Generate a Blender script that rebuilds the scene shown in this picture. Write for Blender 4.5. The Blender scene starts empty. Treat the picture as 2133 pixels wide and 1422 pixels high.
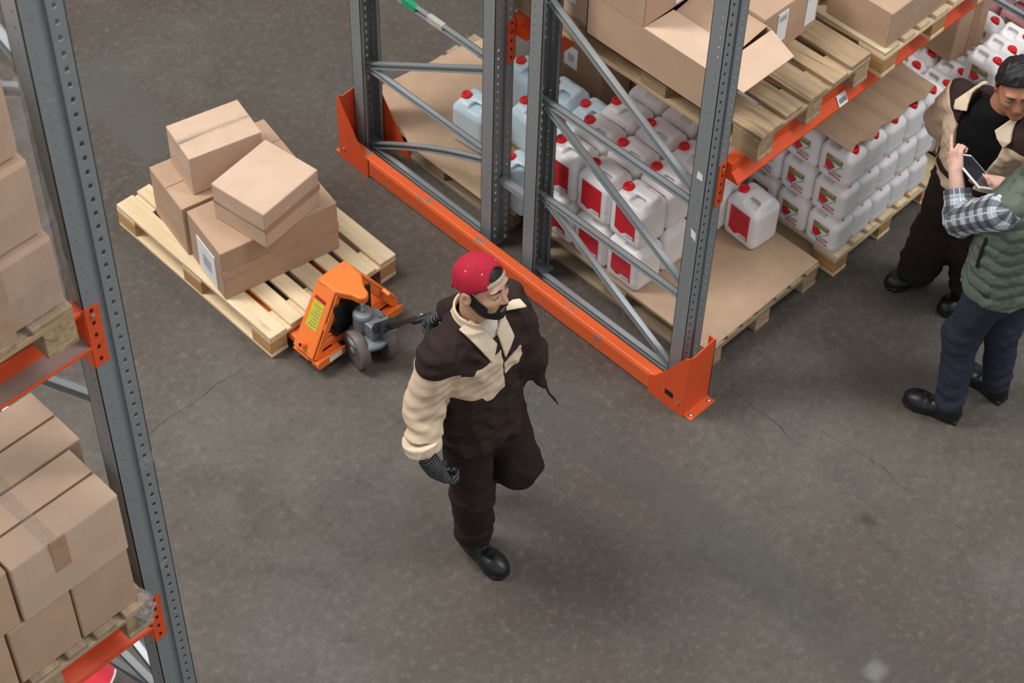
import bpy, bmesh, math, random
import numpy as np
from mathutils import Vector, Matrix
R = math.radians
random.seed(7)
scene = bpy.context.scene
COL = scene.collection

# ------------------------------------------------------------------ camera
def make_camera():
    f, yaw, pitch, roll = 4128.58, 0.762578, 0.868725, 0.0327193
    F = Vector((math.cos(pitch)*math.cos(yaw), math.cos(pitch)*math.sin(yaw), -math.sin(pitch)))
    Rt = Vector((math.sin(yaw), -math.cos(yaw), 0)); U = Rt.cross(F)
    R2 = Rt*math.cos(roll)+U*math.sin(roll); U2 = -Rt*math.sin(roll)+U*math.cos(roll)
    cam = bpy.data.cameras.new('camera'); o = bpy.data.objects.new('camera', cam); COL.objects.link(o)
    m = Matrix((R2, U2, -F)).transposed().to_4x4(); m.translation = Vector((-4.766186, -3.441935, 7.161409))
    o.matrix_world = m
    cam.sensor_width = 36.0; cam.lens = f/2133*36.0
    cam.dof.use_dof = True; cam.dof.focus_distance = 7.4; cam.dof.aperture_fstop = 5.0
    scene.camera = o
make_camera()
vs = scene.view_settings
vs.view_transform = 'Standard'; vs.look = 'None'; vs.gamma = 1.0; vs.use_curve_mapping = False
vs.exposure = 0.0
# ------------------------------------------------------------------ light: skylit hall
w = bpy.data.worlds.new('hall'); scene.world = w; w.use_nodes = True
bg = w.node_tree.nodes['Background']; bg.inputs[0].default_value = (0.95, 0.97, 1.0, 1); bg.inputs[1].default_value = 0.62
def area(name, loc, target, sx, sy, power, col):
    l = bpy.data.lights.new(name, 'AREA'); l.shape = 'RECTANGLE'; l.size = sx; l.size_y = sy; l.energy = power; l.color = col
    o = bpy.data.objects.new(name, l); COL.objects.link(o); o.location = loc
    o.rotation_euler = (Vector(target)-Vector(loc)).to_track_quat('-Z', 'Y').to_euler(); return o
area('roof_skylight', (-4.5, 5.2, 10.5), (-0.6, 1.8, 0.6), 2.2, 7.0, 1100, (1.0, 0.985, 0.96))
area('roof_skylight.001', (3.0, -5.0, 11.5), (0.3, -0.4, 0.6), 2.5, 7.0, 620, (0.97, 0.985, 1.0))

# ------------------------------------------------------------------ materials
MATS = {}
def lin(c):
    return tuple(((v/255)/12.92 if v/255 <= 0.04045 else ((v/255+0.055)/1.055)**2.4) for v in c)
class NT:
    def __init__(s, name):
        s.m = bpy.data.materials.new(name); s.m.use_nodes = True; s.t = s.m.node_tree; s.b = s.t.nodes['Principled BSDF']
    def n(s, typ, **kw):
        nd = s.t.nodes.new(typ)
        for k, v in kw.items():
            if k.startswith('i_'): nd.inputs[k[2:].replace('_', ' ')].default_value = v
            else: setattr(nd, k, v)
        return nd
    def l(s, a, b): s.t.links.new(a, b)
    def noise(s, scale, detail=4, rough=0.6, vec=None, dist=0.0):
        nd = s.n('ShaderNodeTexNoise'); nd.inputs['Scale'].default_value = scale; nd.inputs['Detail'].default_value = detail
        nd.inputs['Roughness'].default_value = rough; nd.inputs['Distortion'].default_value = dist
        if vec is not None: s.l(vec, nd.inputs['Vector'])
        return nd.outputs['Fac']
    def ramp(s, fac, *stops):
        nd = s.n('ShaderNodeValToRGB'); e = nd.color_ramp.elements
        while len(e) < len(stops): e.new(0.5)
        for el, (p, c) in zip(e, stops): el.position = p; el.color = (*c, 1) if len(c) == 3 else c
        s.l(fac, nd.inputs[0]); return nd.outputs[0]
    def mix(s, fac, a, b, mode='MIX'):
        nd = s.n('ShaderNodeMix', data_type='RGBA', blend_type=mode)
        for sock, v in ((nd.inputs[0], fac), (nd.inputs[6], a), (nd.inputs[7], b)):
            if hasattr(v, 'links'): s.l(v, sock)
            else: sock.default_value = v if isinstance(v, (int, float)) else (*v, 1)
        return nd.outputs[2]
    def math(s, op, a, b=0.0, c=0.0):
        nd = s.n('ShaderNodeMath', operation=op)
        for i, v in enumerate((a, b, c)):
            if hasattr(v, 'links'): s.l(v, nd.inputs[i])
            else: nd.inputs[i].default_value = v
        return nd.outputs[0]
    def obj(s, scale=(1, 1, 1), rot=(0, 0, 0)):
        tc = s.n('ShaderNodeTexCoord'); mp = s.n('ShaderNodeMapping'); mp.inputs['Scale'].default_value = scale; mp.inputs['Rotation'].default_value = rot
        s.l(tc.outputs['Object'], mp.inputs[0]); return mp.outputs[0]
    def pos(s):
        return s.n('ShaderNodeNewGeometry').outputs['Position']
    def bump(s, h, strength=0.3, dist=0.01):
        nd = s.n('ShaderNodeBump'); nd.inputs['Strength'].default_value = strength; nd.inputs['Distance'].default_value = dist
        s.l(h, nd.inputs['Height']); s.l(nd.outputs[0], s.b.inputs['Normal'])
    def attr(s, name):
        nd = s.n('ShaderNodeAttribute'); nd.attribute_name = name; return nd.outputs['Fac']
    def set(s, col=None, rough=None, metal=None, **kw):
        if col is not None:
            if hasattr(col, 'links'): s.l(col, s.b.inputs['Base Color'])
            else: s.b.inputs['Base Color'].default_value = (*col, 1)
        if rough is not None:
            if hasattr(rough, 'links'): s.l(rough, s.b.inputs['Roughness'])
            else: s.b.inputs['Roughness'].default_value = rough
        if metal is not None: s.b.inputs['Metallic'].default_value = metal
        for k, v in kw.items(): s.b.inputs[k.replace('_', ' ')].default_value = v
def dk(c, k): return tuple(v*k for v in c)
def plain(name, rgb, rough=0.6, metal=0.0, var=0.12, scale=14, **kw):
    n = NT(name); c = lin(rgb); o = n.obj()
    f = n.noise(scale, 5, 0.6, o)
    n.set(n.ramp(f, (0.3, dk(c, 1-var)), (0.7, dk(c, 1+var))), rough, metal, **kw)
    MATS[name] = n.m; return n.m
def painted(name, rgb, worn, amount=0.5, rough=0.42, metal=0.0, dirt=None, scale=9):
    n = NT(name); p = n.pos(); c = lin(rgb)
    f = n.noise(scale, 8, 0.7, p); g = n.noise(3.0, 3, 0.5, p); d = n.noise(60, 4, 0.7, p)
    col = n.mix(n.math('MULTIPLY', g, 0.5), dk(c, 1.06), dk(c, 0.86))
    if dirt: col = n.mix(n.ramp(d, (0.5, (0, 0, 0)), (0.8, (.5, .5, .5))), col, lin(dirt))
    mask = n.ramp(f, (amount, (0, 0, 0)), (amount+0.03, (1, 1, 1)))
    n.set(n.mix(mask, col, lin(worn)), rough, metal); n.bump(f, 0.08, 0.004)
    MATS[name] = n.m; return n.m
def wood(name, a, b, knots, scale=1.0):
    n = NT(name); o = n.obj((26*scale, 2.2*scale, 26*scale)); oi = n.n('ShaderNodeObjectInfo')
    v = n.n('ShaderNodeVectorMath', operation='ADD'); n.l(o, v.inputs[0])
    cx = n.n('ShaderNodeCombineXYZ'); 
    for i in range(3): n.l(n.math('MULTIPLY', oi.outputs['Random'], 37.0+11*i), cx.inputs[i])
    n.l(cx.outputs[0], v.inputs[1])
    f = n.noise(1.0, 6, 0.65, v.outputs[0], 1.2); g = n.noise(0.25, 3, 0.5, v.outputs[0], 0.5); k = n.noise(0.55, 2, 0.4, v.outputs[0], 2.0)
    col = n.ramp(f, (0.28, lin(a)), (0.72, lin(b)))
    col = n.mix(n.ramp(k, (0.62, (0, 0, 0)), (0.78, (.75, .75, .75))), col, lin(knots))
    hv = n.n('ShaderNodeHueSaturation'); n.l(col, hv.inputs['Color']); n.l(n.math('ADD', n.math('MULTIPLY', oi.outputs['Random'], 0.36), 0.80), hv.inputs['Value'])
    n.set(hv.outputs[0], 0.75); n.bump(f, 0.25, 0.003)
    MATS[name] = n.m; return n.m
def cardboard(name, rgb, var=0.07):
    n = NT(name); p = n.pos(); c = lin(rgb); oi = n.n('ShaderNodeObjectInfo')
    f = n.noise(7, 5, 0.6, p); g = n.noise(160, 3, 0.6, p)
    col = n.ramp(f, (0.3, dk(c, 1-var)), (0.7, dk(c, 1+var)))
    col = n.mix(n.ramp(g, (0.45, (0, 0, 0)), (0.75, (.22, .22, .22))), col, dk(c, 0.75))
    hv = n.n('ShaderNodeHueSaturation'); n.l(col, hv.inputs['Color']); n.l(n.math('ADD', n.math('MULTIPLY', oi.outputs['Random'], 0.12), 0.94), hv.inputs['Value'])
    n.set(hv.outputs[0], 0.82, Specular_IOR_Level=0.25); n.bump(g, 0.05, 0.002)
    MATS[name] = n.m; return n.m
def film(name, alpha=0.22, rough=0.12, tint=(235, 232, 228), wrinkle=30):
    n = NT(name); p = n.pos(); f = n.noise(wrinkle, 6, 0.75, p, 1.5)
    n.set(lin(tint), rough); n.b.inputs['Alpha'].default_value = alpha
    n.l(n.ramp(f, (0.45, (alpha*0.5,)*3), (0.75, (min(1, alpha*2.4),)*3)), n.b.inputs['Alpha']); n.bump(f, 0.9, 0.02)
    MATS[name] = n.m; return n.m
cardboard('card', (188, 156, 130)); cardboard('card_light', (202, 173, 149)); cardboard('card_sheet', (186, 157, 130), 0.1); cardboard('card_dark', (152, 124, 100))
plain('card_edge', (120, 88, 62), 0.9); plain('tape_brown', (178, 141, 112), 0.22, var=0.09, scale=30)
film('tape_clear', 0.10, 0.04, (250, 248, 245), 60); film('wrap', 0.10, 0.12, wrinkle=5); film('wrap_bunch', 0.45, 0.15, wrinkle=60)
painted('orange', (226, 84, 36), (128, 112, 102), 0.66, dirt=(150, 80, 50))
painted('orange_rail', (228, 96, 44), (140, 118, 104), 0.60, dirt=(165, 95, 62), scale=13)
painted('orange_dusty', (142, 120, 108), (210, 112, 84), 0.56, 0.7)
painted('orange_jack', (236, 120, 48), (196, 96, 52), 0.66, 0.35)
painted('galv', (136, 141, 142), (164, 169, 170), 0.66, 0.45, 0.12, dirt=(110, 114, 116))
painted('galv_dark', (92, 94, 96), (124, 126, 128), 0.66, 0.45, 0.3)
painted('galv_bar', (178, 184, 186), (146, 150, 152), 0.64, 0.27, 0.5)
plain('bolt', (190, 190, 186), 0.3, 0.8); plain('hole_dark', (18, 18, 18), 0.9)
wood('pine_new', (216, 190, 150), (236, 214, 176), (176, 138, 96)); wood('pine_old', (150, 122, 90), (196, 170, 134), (96, 74, 54)); wood('pine_grey', (142, 122, 98), (184, 162, 132), (104, 84, 66))
wood('chipblock', (186, 140, 88), (204, 160, 106), (150, 108, 66))
plain('paper', (232, 232, 230), 0.7, var=0.02); plain('ink', (42, 42, 46), 0.8, var=0.05); plain('grey_ink', (120, 122, 128), 0.8, var=0.1)
plain('label_red', (212, 34, 46), 0.45, var=0.06, scale=30); plain('label_darkred', (150, 28, 38), 0.5); plain('label_green', (104, 156, 82), 0.5); plain('label_grey', (176, 174, 164), 0.5); plain('label_blue', (120, 165, 215), 0.5)
plain('cap_red', (222, 24, 32), 0.4, var=0.04, scale=3); plain('black_rubber', (24, 24, 25), 0.6); plain('black_metal', (30, 31, 33), 0.45, 0.2); plain('cast_grey', (126, 130, 132), 0.5, 0.35, 0.18, 20); plain('wheel_tan', (104, 94, 88), 0.55, 0.1, 0.25, 20); plain('yellow', (198, 186, 40), 0.5, var=0.12, scale=40)
plain('green_paint', (36, 150, 100), 0.5); plain('bucket_red', (214, 30, 50), 0.4, var=0.05)
def plastic(name, rgb, sss=0.35):
    n = NT(name); o = n.obj(); c = lin(rgb)
    f = n.noise(5, 3, 0.5, o)
    n.set(n.ramp(f, (0.3, dk(c, 0.95)), (0.7, dk(c, 1.03))), 0.38, Subsurface_Weight=sss, Subsurface_Scale=0.03)
    n.b.inputs['Subsurface Radius'].default_value = (1, 0.95, 0.9)
    MATS[name] = n.m
plastic('jug_white', (243, 240, 239)); plastic('jug_blue', (214, 234, 243)); plastic('jug_pink', (214, 158, 162))
def floor_material():
    n = NT('concrete'); p = n.pos()
    big = n.noise(0.55, 4, 0.55, p); mid = n.noise(2.2, 6, 0.62, p, 0.6); fine = n.noise(26, 6, 0.7, p); spk = n.noise(120, 2, 0.5, p)
    col = n.ramp(big, (0.36, lin((78, 68, 60))), (0.64, lin((106, 101, 93))))
    col = n.mix(n.ramp(mid, (0.35, (0, 0, 0)), (0.72, (.75, .75, .75))), col, lin((76, 69, 62)))
    col = n.mix(n.ramp(fine, (0.52, (0, 0, 0)), (0.80, (.65, .65, .65))), col, lin((134, 124, 112)))
    col = n.mix(n.ramp(fine, (0.20, (.8, .8, .8)), (0.46, (0, 0, 0))), col, lin((62, 57, 52)))
    col = n.mix(n.ramp(spk, (0.72, (0, 0, 0)), (0.78, (.7, .7, .7))), col, lin((178, 166, 150)))
    sx = n.n('ShaderNodeSeparateXYZ'); wv = n.n('ShaderNodeVectorMath', operation='ADD'); n.l(p, wv.inputs[0])
    wn = n.n('ShaderNodeTexNoise'); wn.inputs['Scale'].default_value = 4; wn.inputs['Detail'].default_value = 5; n.l(p, wn.inputs['Vector'])
    ws = n.n('ShaderNodeVectorMath', operation='SCALE'); n.l(wn.outputs['Color'], ws.inputs[0]); ws.inputs['Scale'].default_value = 0.12
    n.l(ws.outputs[0], wv.inputs[1]); n.l(wv.outputs[0], sx.inputs[0])
    x, y = sx.outputs[0], sx.outputs[1]
    def boxmask(cx, cy, hx, hy, soft, skew=0.0):
        xx = n.math('ABSOLUTE', n.math('SUBTRACT', n.math('SUBTRACT', x, cx+0.06), n.math('MULTIPLY', n.math('SUBTRACT', y, cy), skew)))
        yy = n.math('ABSOLUTE', n.math('SUBTRACT', y, cy+0.06))
        a = n.n('ShaderNodeMapRange', interpolation_type='SMOOTHSTEP'); a.inputs[1].default_value = hx-soft; a.inputs[2].default_value = hx+soft; a.inputs[3].default_value = 1; a.inputs[4].default_value = 0; n.l(xx, a.inputs[0])
        b = n.n('ShaderNodeMapRange', interpolation_type='SMOOTHSTEP'); b.inputs[1].default_value = hy-soft; b.inputs[2].default_value = hy+soft; b.inputs[3].default_value = 1; b.inputs[4].default_value = 0; n.l(yy, b.inputs[0])
        return n.math('MULTIPLY', a.outputs[0], b.outputs[0])
    # darker repaired slab in the cross aisle, worn wheel track, oil spots
    col = n.mix(n.math('MULTIPLY', boxmask(-0.72, 3.28, 0.15, 0.42, 0.03, 0.1), 0.55), col, lin((88, 88, 86)))
    col = n.mix(n.math('MULTIPLY', boxmask(-0.53, -0.75, 0.13, 1.15, 0.05, 0.0), 0.42), col, lin((76, 76, 74)))
    col = n.mix(n.math('MULTIPLY', boxmask(0.02, -1.07, 0.025, 0.03, 0.03), 0.75), col, lin((48, 46, 44)))
    col = n.mix(n.math('MULTIPLY', boxmask(-0.04, -1.24, 0.015, 0.07, 0.03), 0.5), col, lin((56, 54, 50)))
    col = n.mix(n.math('MULTIPLY', boxmask(-0.55, -1.57, 0.05, 0.04, 0.03), 0.45), col, lin((150, 150, 148)))
    vo = n.n('ShaderNodeTexVoronoi', feature='DISTANCE_TO_EDGE'); vo.inputs['Scale'].default_value = 0.42
    wv2 = n.n('ShaderNodeVectorMath', operation='ADD'); n.l(wv.outputs[0], wv2.inputs[0]); wv2.inputs[1].default_value = (0.35, 0.9, 0); n.l(wv2.outputs[0], vo.inputs['Vector'])
    crack = n.math('LESS_THAN', vo.outputs[0], 0.0012); br = n.noise(1.3, 2, 0.5, p)
    cm = n.math('MULTIPLY', crack, n.ramp(br, (0.56, (0, 0, 0)), (0.62, (.7, .7, .7))))
    col = n.mix(cm, col, lin((58, 54, 50)))
    for cx, cy, hx, hy in ((-1.62, 1.50, 0.42, 0.0028), (0.28, -1.02, 0.0026, 0.40)):
        col = n.mix(n.math('MULTIPLY', boxmask(cx, cy, hx, hy, 0.0030), n.ramp(br, (0.36, (.1, .1, .1)), (0.6, (.8, .8, .8)))), col, lin((50, 46, 42)))
    tint = n.ramp(n.noise(1.1, 3, 0.5, p), (0.40, (0.87, 0.825, 0.785)), (0.60, (0.86, 0.86, 0.85)))
    col = n.mix(1.0, col, tint, 'MULTIPLY')
    n.set(col, n.ramp(mid, (0.3, (.5, .5, .5)), (0.7, (.72, .72, .72)))); n.bump(fine, 0.16, 0.004)
    MATS['concrete'] = n.m
floor_material()

# ------------------------------------------------------------------ mesh helpers
class MB:
    def __init__(s): s.v = []; s.f = []; s.mi = []
    def add(s, vs, fs, mi=0, M=None):
        b = len(s.v)
        for v in vs: s.v.append(tuple(M @ Vector(v)) if M is not None else tuple(v))
        for f in fs: s.f.append(tuple(i+b for i in f)); s.mi.append(mi)
        return s
    def box(s, x0, x1, y0, y1, z0, z1, mi=0, M=None):
        vs = [(x0,y0,z0),(x1,y0,z0),(x1,y1,z0),(x0,y1,z0),(x0,y0,z1),(x1,y0,z1),(x1,y1,z1),(x0,y1,z1)]
        return s.add(vs, [(0,3,2,1),(4,5,6,7),(0,1,5,4),(1,2,6,5),(2,3,7,6),(3,0,4,7)], mi, M)
    def prism(s, poly, h0, h1, mi=0, M=None):   # poly in xy (ccw), extruded along z
        n = len(poly); vs = [(x,y,h0) for x,y in poly]+[(x,y,h1) for x,y in poly]
        fs = [tuple(range(n-1,-1,-1)), tuple(range(n,2*n))]+[(i,(i+1)%n,n+(i+1)%n,n+i) for i in range(n)]
        return s.add(vs, fs, mi, M)
    def bar(s, a, b, w, h, mi=0, up=(0,0,1)):   # rectangular bar between two points
        a, b = Vector(a), Vector(b); d = (b-a); L = d.length; d.normalize(); u = Vector(up)
        sd = d.cross(u)
        if sd.length < 1e-4: sd = d.cross(Vector((0,1,0)))
        sd.normalize(); u = sd.cross(d)
        M = Matrix((sd, d, u)).transposed().to_4x4(); M.translation = a
        return s.box(-w/2, w/2, 0, L, -h/2, h/2, mi, M)
    def tube(s, pts, r, seg=10, mi=0, caps=True):
        pts = [Vector(p) for p in pts]; n = len(pts); rs = r if isinstance(r, (list, tuple)) else [r]*n; vs = []; fs = []
        ref = Vector((0.123, 0.31, 0.94)).normalized()
        for i, p in enumerate(pts):
            t = (pts[min(i+1, n-1)]-pts[max(i-1, 0)]).normalized(); a = t.cross(ref)
            if a.length < 1e-3: a = t.cross(Vector((1, 0, 0)))
            a.normalize(); b = t.cross(a)
            for k in range(seg):
                an = 2*math.pi*k/seg; vs.append(p+(a*math.cos(an)+b*math.sin(an))*rs[i])
        for i in range(n-1):
            for k in range(seg): fs.append((i*seg+k, (i+1)*seg+k, (i+1)*seg+(k+1)%seg, i*seg+(k+1)%seg))
        if caps: fs += [tuple(range(seg)), tuple(range(n*seg-1, (n-1)*seg-1, -1))]
        return s.add(vs, fs, mi)
    def lathe(s, prof, seg=20, mi=0, M=None):   # prof [(r,z)], around z
        vs = []; fs = []; n = len(prof)
        for r, z in prof:
            for k in range(seg): a = 2*math.pi*k/seg; vs.append((r*math.cos(a), r*math.sin(a), z))
        for i in range(n-1):
            for k in range(seg): fs.append((i*seg+k, i*seg+(k+1)%seg, (i+1)*seg+(k+1)%seg, (i+1)*seg+k))
        fs += [tuple(range(seg-1, -1, -1)), tuple(range((n-1)*seg, n*seg))]
        return s.add(vs, fs, mi, M)
    def mesh(s, name, mats, smooth=False):
        me = bpy.data.meshes.new(name); me.from_pydata(s.v, [], s.f)
        for m in (mats if isinstance(mats, (list, tuple)) else [mats]): me.materials.append(MATS[m])
        me.polygons.foreach_set('material_index', s.mi)
        if smooth: me.polygons.foreach_set('use_smooth', [True]*len(s.f))
        bm = bmesh.new(); bm.from_mesh(me); bmesh.ops.recalc_face_normals(bm, faces=bm.faces); bm.to_mesh(me); bm.free()
        me.update(); return me
    def build(s, name, mats, parent=None, smooth=False, bevel=0.0, loc=None, rot=None, seg=1):
        return link(name, s.mesh(name, mats, smooth), parent, bevel, loc, rot, seg, smooth)
def link(name, me, parent=None, bevel=0.0, loc=None, rot=None, seg=1, smooth=False):
    o = bpy.data.objects.new(name, me); COL.objects.link(o)
    if parent is not None: o.parent = parent
    if loc is not None: o.location = loc
    if rot is not None: o.rotation_euler = rot
    if bevel:
        b = o.modifiers.new('bevel', 'BEVEL'); b.width = bevel; b.segments = seg; b.limit_method = 'ANGLE'; b.angle_limit = R(40)
    return o
def tag(o, label, cat, group=None, kind=None):
    o['label'] = label; o['category'] = cat
    if group: o['group'] = group
    if kind: o['kind'] = kind
    return o
def thing(name, label, cat, loc=(0,0,0), rz=0.0, group=None):
    o = bpy.data.objects.new(name, None); COL.objects.link(o); o.location = loc; o.rotation_euler = (0,0,rz); o.empty_display_size = 0.1
    return tag(o, label, cat, group)
def dup(o, parent=None):
    c = o.copy(); COL.objects.link(c); c.parent = parent
    for ch in o.children: dup(ch, c)
    return c
ORD = ['first', 'second', 'third', 'fourth', 'fifth', 'sixth', 'seventh', 'eighth']

# ------------------------------------------------------------------ floor
fl = MB(); fl.box(-14, 16, -14, 16, -0.2, 0.0)
o = fl.build('floor', 'concrete'); o['kind'] = 'structure'
plain('wall_paint', (186, 184, 178), 0.8, scale=2)
for nm, b in (('wall_back', (-14, 16, 15.8, 16, 0, 9.5)), ('wall_right', (15.8, 16, -14, 15.8, 0, 9.5))):
    m = MB(); m.box(*b); m.build(nm, 'wall_paint')['kind'] = 'structure'

# ------------------------------------------------------------------ pallet racks
def upright(name, xc, yweb, sgn, z1, parent, mats=('galv', 'galv_dark'), z0=0.0, phase=0.0, base=True, only=0):
    """roll-formed upright: web at y=yweb, flanges run towards y=yweb+sgn*0.075; slots every 50 mm"""
    t = 0.0028; m = MB(); W = 0.062; Dp = 0.075
    def wb(x0, x1, d0, d1, za, zb, mi=0):
        ya, yb = yweb+sgn*d0, yweb+sgn*d1
        m.box(xc+x0, xc+x1, min(ya, yb), max(ya, yb), za, zb, mi)
    # web strips: edge, slot column, step, groove, step, slot column, edge
    for s_ in (-1, 1):
        def X(a, b): return (min(s_*a, s_*b), max(s_*a, s_*b))
        a, b = X(0.041, W); wb(a, b, 0, t, z0, z1)
        a, b = X(0.018, 0.029); wb(a, b, 0, t, z0, z1)
        a, b = X(0.012, 0.018); wb(a, b, 0, 0.012, z0, z1)
        z = z0+(phase % 0.05); a, b = X(0.029, 0.041)
        if only and s_ != only:
            wb(a, b, 0, t, z0, z1)
            while z < z1-0.06: wb(a+0.003, b-0.003, -0.0012, 0.0, z-0.004, z+0.004); z += 0.05
        else:
            if z-0.009 > z0: wb(a, b, 0, t, z0, z-0.009)
            while z < z1-0.06:
                wb(a, b, 0, t, z+0.009, z+0.041); z += 0.05
            wb(a, b, 0, t, z+0.009 if z+0.009 < z1 else z, z1)
        # flange with a punched column
        xa, xb = X(W-t, W)
        wb(xa, xb, 0, 0.022, z0, z1); wb(xa, xb, 0.030, Dp, z0, z1)
        z = z0+0.03
        while z < z1-0.06:
            wb(xa, xb, 0.022, 0.030, z+0.004, z+0.046); z += 0.05
        # back lip
        xa, xb = X(W-0.018, W); wb(xa, xb, Dp-t, Dp, z0, z1)
    wb(-0.012, 0.012, 0.0095, 0.012, z0, z1)
    if base: m.box(xc-0.068, xc+0.068, min(yweb-sgn*0.004, yweb+sgn*0.10), max(yweb-sgn*0.004, yweb+sgn*0.10), 0.0, 0.006, 0)
    return m.build(name, list(mats), parent)
def brace(a, b, parent, mat='galv_bar', w=0.032, sag=0.0):
    m = MB(); a, b = Vector(a), Vector(b); n = 6 if sag else 1
    for i in range(n):
        p = a.lerp(b, i/n); q = a.lerp(b, (i+1)/n)
        p.z -= sag*math.sin(math.pi*i/n); q.z -= sag*math.sin(math.pi*(i+1)/n)
        # lipped channel: back and two legs
        m.bar(p, q, w, 0.004, 0, up=(1, 0, 0))
        d = (q-p).normalized(); u = d.cross(Vector((1, 0, 0))).normalized()*(w/2-0.002)
        for s_ in (-1, 1): m.bar(p+u*s_+Vector((-0.012, 0, 0)), q+u*s_+Vector((-0.012, 0, 0)), 0.004, 0.026, 0, up=(1, 0, 0))
    return m.build('brace', mat, parent)
def beam(x0, x1, yw, sgn, z0, z1, parent, mats, ends=(True, True), web=0.0, xplate=(None, None), box=False):
    """channel beam open to the aisle; yw is the web plane, sgn the aisle side"""
    prof = [(0, z1), (0.045, z1), (0.045, z1-0.012), (0.042, z1-0.012), (0.042, z1-0.003), (0.004, z1-0.003), (0.004, z0+0.030), (0.050, z0+0.008), (0.054, z0+0.012), (0.056, z0+0.009), (0.056, z0), (0, z0)]
    if box: prof = [(0, z1), (0.054, z1), (0.056, z1-0.046), (0.060, z1-0.048), (0.094, z0+0.070), (0.094, z0+0.062), (0, z0+0.062)]
    m = MB(); n = len(prof); vs = [(x, yw+sgn*d, z) for x in (x0, x1) for d, z in prof]
    fs = [tuple(range(n)), tuple(range(2*n-1, n-1, -1))]; 
    m.add(vs, fs, 0)
    for i in range(n):
        m.add([vs[i], vs[(i+1)%n], vs[n+(i+1)%n], vs[n+i]], [(0, 1, 2, 3)], 1 if (i == 6 and not box) else 0)
    bm_ = m.build('beam', mats, parent)
    for k, (xe, s_) in enumerate(((x0, -1), (x1, 1))):
        if not ends[k]: continue
        e = MB(); f = yw+sgn*0.075
        # end plate hooked on the upright face: face leg and side leg
        yf = xplate[k] if xplate[k] is not None else yw+sgn*0.02
        e.box(min(xe, xe+s_*0.050), max(xe, xe+s_*0.050), min(yf, yf+sgn*0.004), max(yf, yf+sgn*0.004), z0-0.085, z1+0.005)
        e.box(xe-0.002, xe+0.002, min(yf+sgn*0.004, yf-sgn*0.055), max(yf+sgn*0.004, yf-sgn*0.055), z0-0.085, z1+0.005)
        c = e.build('connector', 'orange', bm_)
        for i in range(5):
            h = MB(); zz = z0-0.065+i*0.05; xa_, xb_ = sorted((xe+s_*0.020, xe+s_*0.030))
            h.box(xa_, xb_, min(yf+sgn*0.004, yf+sgn*0.005), max(yf+sgn*0.004, yf+sgn*0.005), zz, zz+0.014)
            h.build('connector_slot', 'hole_dark', bm_)
        p = MB(); p.lathe([(0.007, 0), (0.007, 0.006), (0.004, 0.008)], 10, 0, Matrix.Translation((xe+s_*0.025, yf+sgn*0.004, z1-0.025)) @ Matrix.Rotation(R(90)*(1 if sgn < 0 else -1), 4, 'X'))
        p.build('connector_pin', 'bolt', bm_)
    return bm_
XC = 0.024; BAY = 2.70; ZT = 2.9
rackF = thing('pallet_rack', 'grey upright pallet rack with orange beams, front row beside the two men', 'rack')
for i, (x, full) in enumerate(((XC, True), (XC+BAY, False))):
    upright('upright', x, 0.0, 1, ZT, rackF, phase=0.042)
    upright('upright', x, 1.03, -1, ZT, rackF, phase=0.042)
    for z in (0.02, 0.545, 1.14): brace((x, 0.985, z), (x, 0.05, z), rackF)
    for z0_, z1_ in ((0.55, 0.04), (1.115, 0.62), (1.715, 1.20)): brace((x, 0.96, z0_), (x, 0.07, z1_), rackF)
    sp = MB(); sp.bar((x, 1.031, 0.44), (x, 1.238, 0.44), 0.035, 0.035); sp.build('row_spacer', 'galv_bar', rackF)
beam(0.088, BAY-0.04, 0.024, -1, 1.245, 1.40, rackF, ['orange', 'orange'], xplate=(-0.001, -0.001), box=True)
beam(0.088, BAY-0.04, 1.006, 1, 1.245, 1.40, rackF, ['orange', 'orange'], xplate=(1.031, 1.031), box=True)
rackB = thing('pallet_rack', 'grey upright pallet rack with orange beams, back row above the blue-tinted jugs', 'rack')
for x in (XC, XC+BAY):
    upright('upright', x, 1.24, 1, ZT, rackB, phase=0.02)
    upright('upright', x, 2.225, -1, ZT, rackB, phase=0.02)
    for z in (0.02, 0.56, 1.15, 1.73, 2.33): brace((x, 2.17, z), (x, 1.30, z), rackB)
    for k, (z0_, z1_) in enumerate(((0.0, 0.52), (0.545, 1.10), (1.14, 1.70), (1.72, 2.30))): brace((x, 2.17, z0_+0.02), (x, 1.30, z1_), rackB, sag=-0.03 if (k == 0 and x < 1) else 0.0)
beam(0.088, BAY-0.04, 1.264, -1, 1.245, 1.40, rackB, ['orange', 'orange'], xplate=(1.239, 1.239), box=True)
beam(0.088, BAY-0.04, 2.20, 1, 1.245, 1.40, rackB, ['orange', 'orange'], xplate=(2.226, 2.226), box=True)
for y0_, y1_, mt in ((1.80, 1.89, 'green_paint'), (1.62, 1.72, 'label_grey')):
    m = MB(); m.bar((XC-0.012, y0_, 1.15), (XC-0.012, y1_, 1.15), 0.0345, 0.027, 0, up=(1, 0, 0)); m.build('brace_tape', mt, rackB)
# stickers on the near upright
def decal(name, verts, mats, parent):
    m = MB(); m.add(verts, [(0, 1, 2, 3)]); return m.build(name, mats, parent)
decal('sticker', [(XC-0.0632, 0.012, 0.995), (XC-0.0632, 0.04, 1.012), (XC-0.0632, 0.045, 1.06), (XC-0.0632, 0.015, 1.045)], 'paper', rackF)
decal('sticker', [(XC-0.0632, 0.018, 1.355), (XC-0.0632, 0.05, 1.355), (XC-0.0632, 0.047, 1.40), (XC-0.0632, 0.02, 1.39)], 'paper', rackF)
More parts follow.
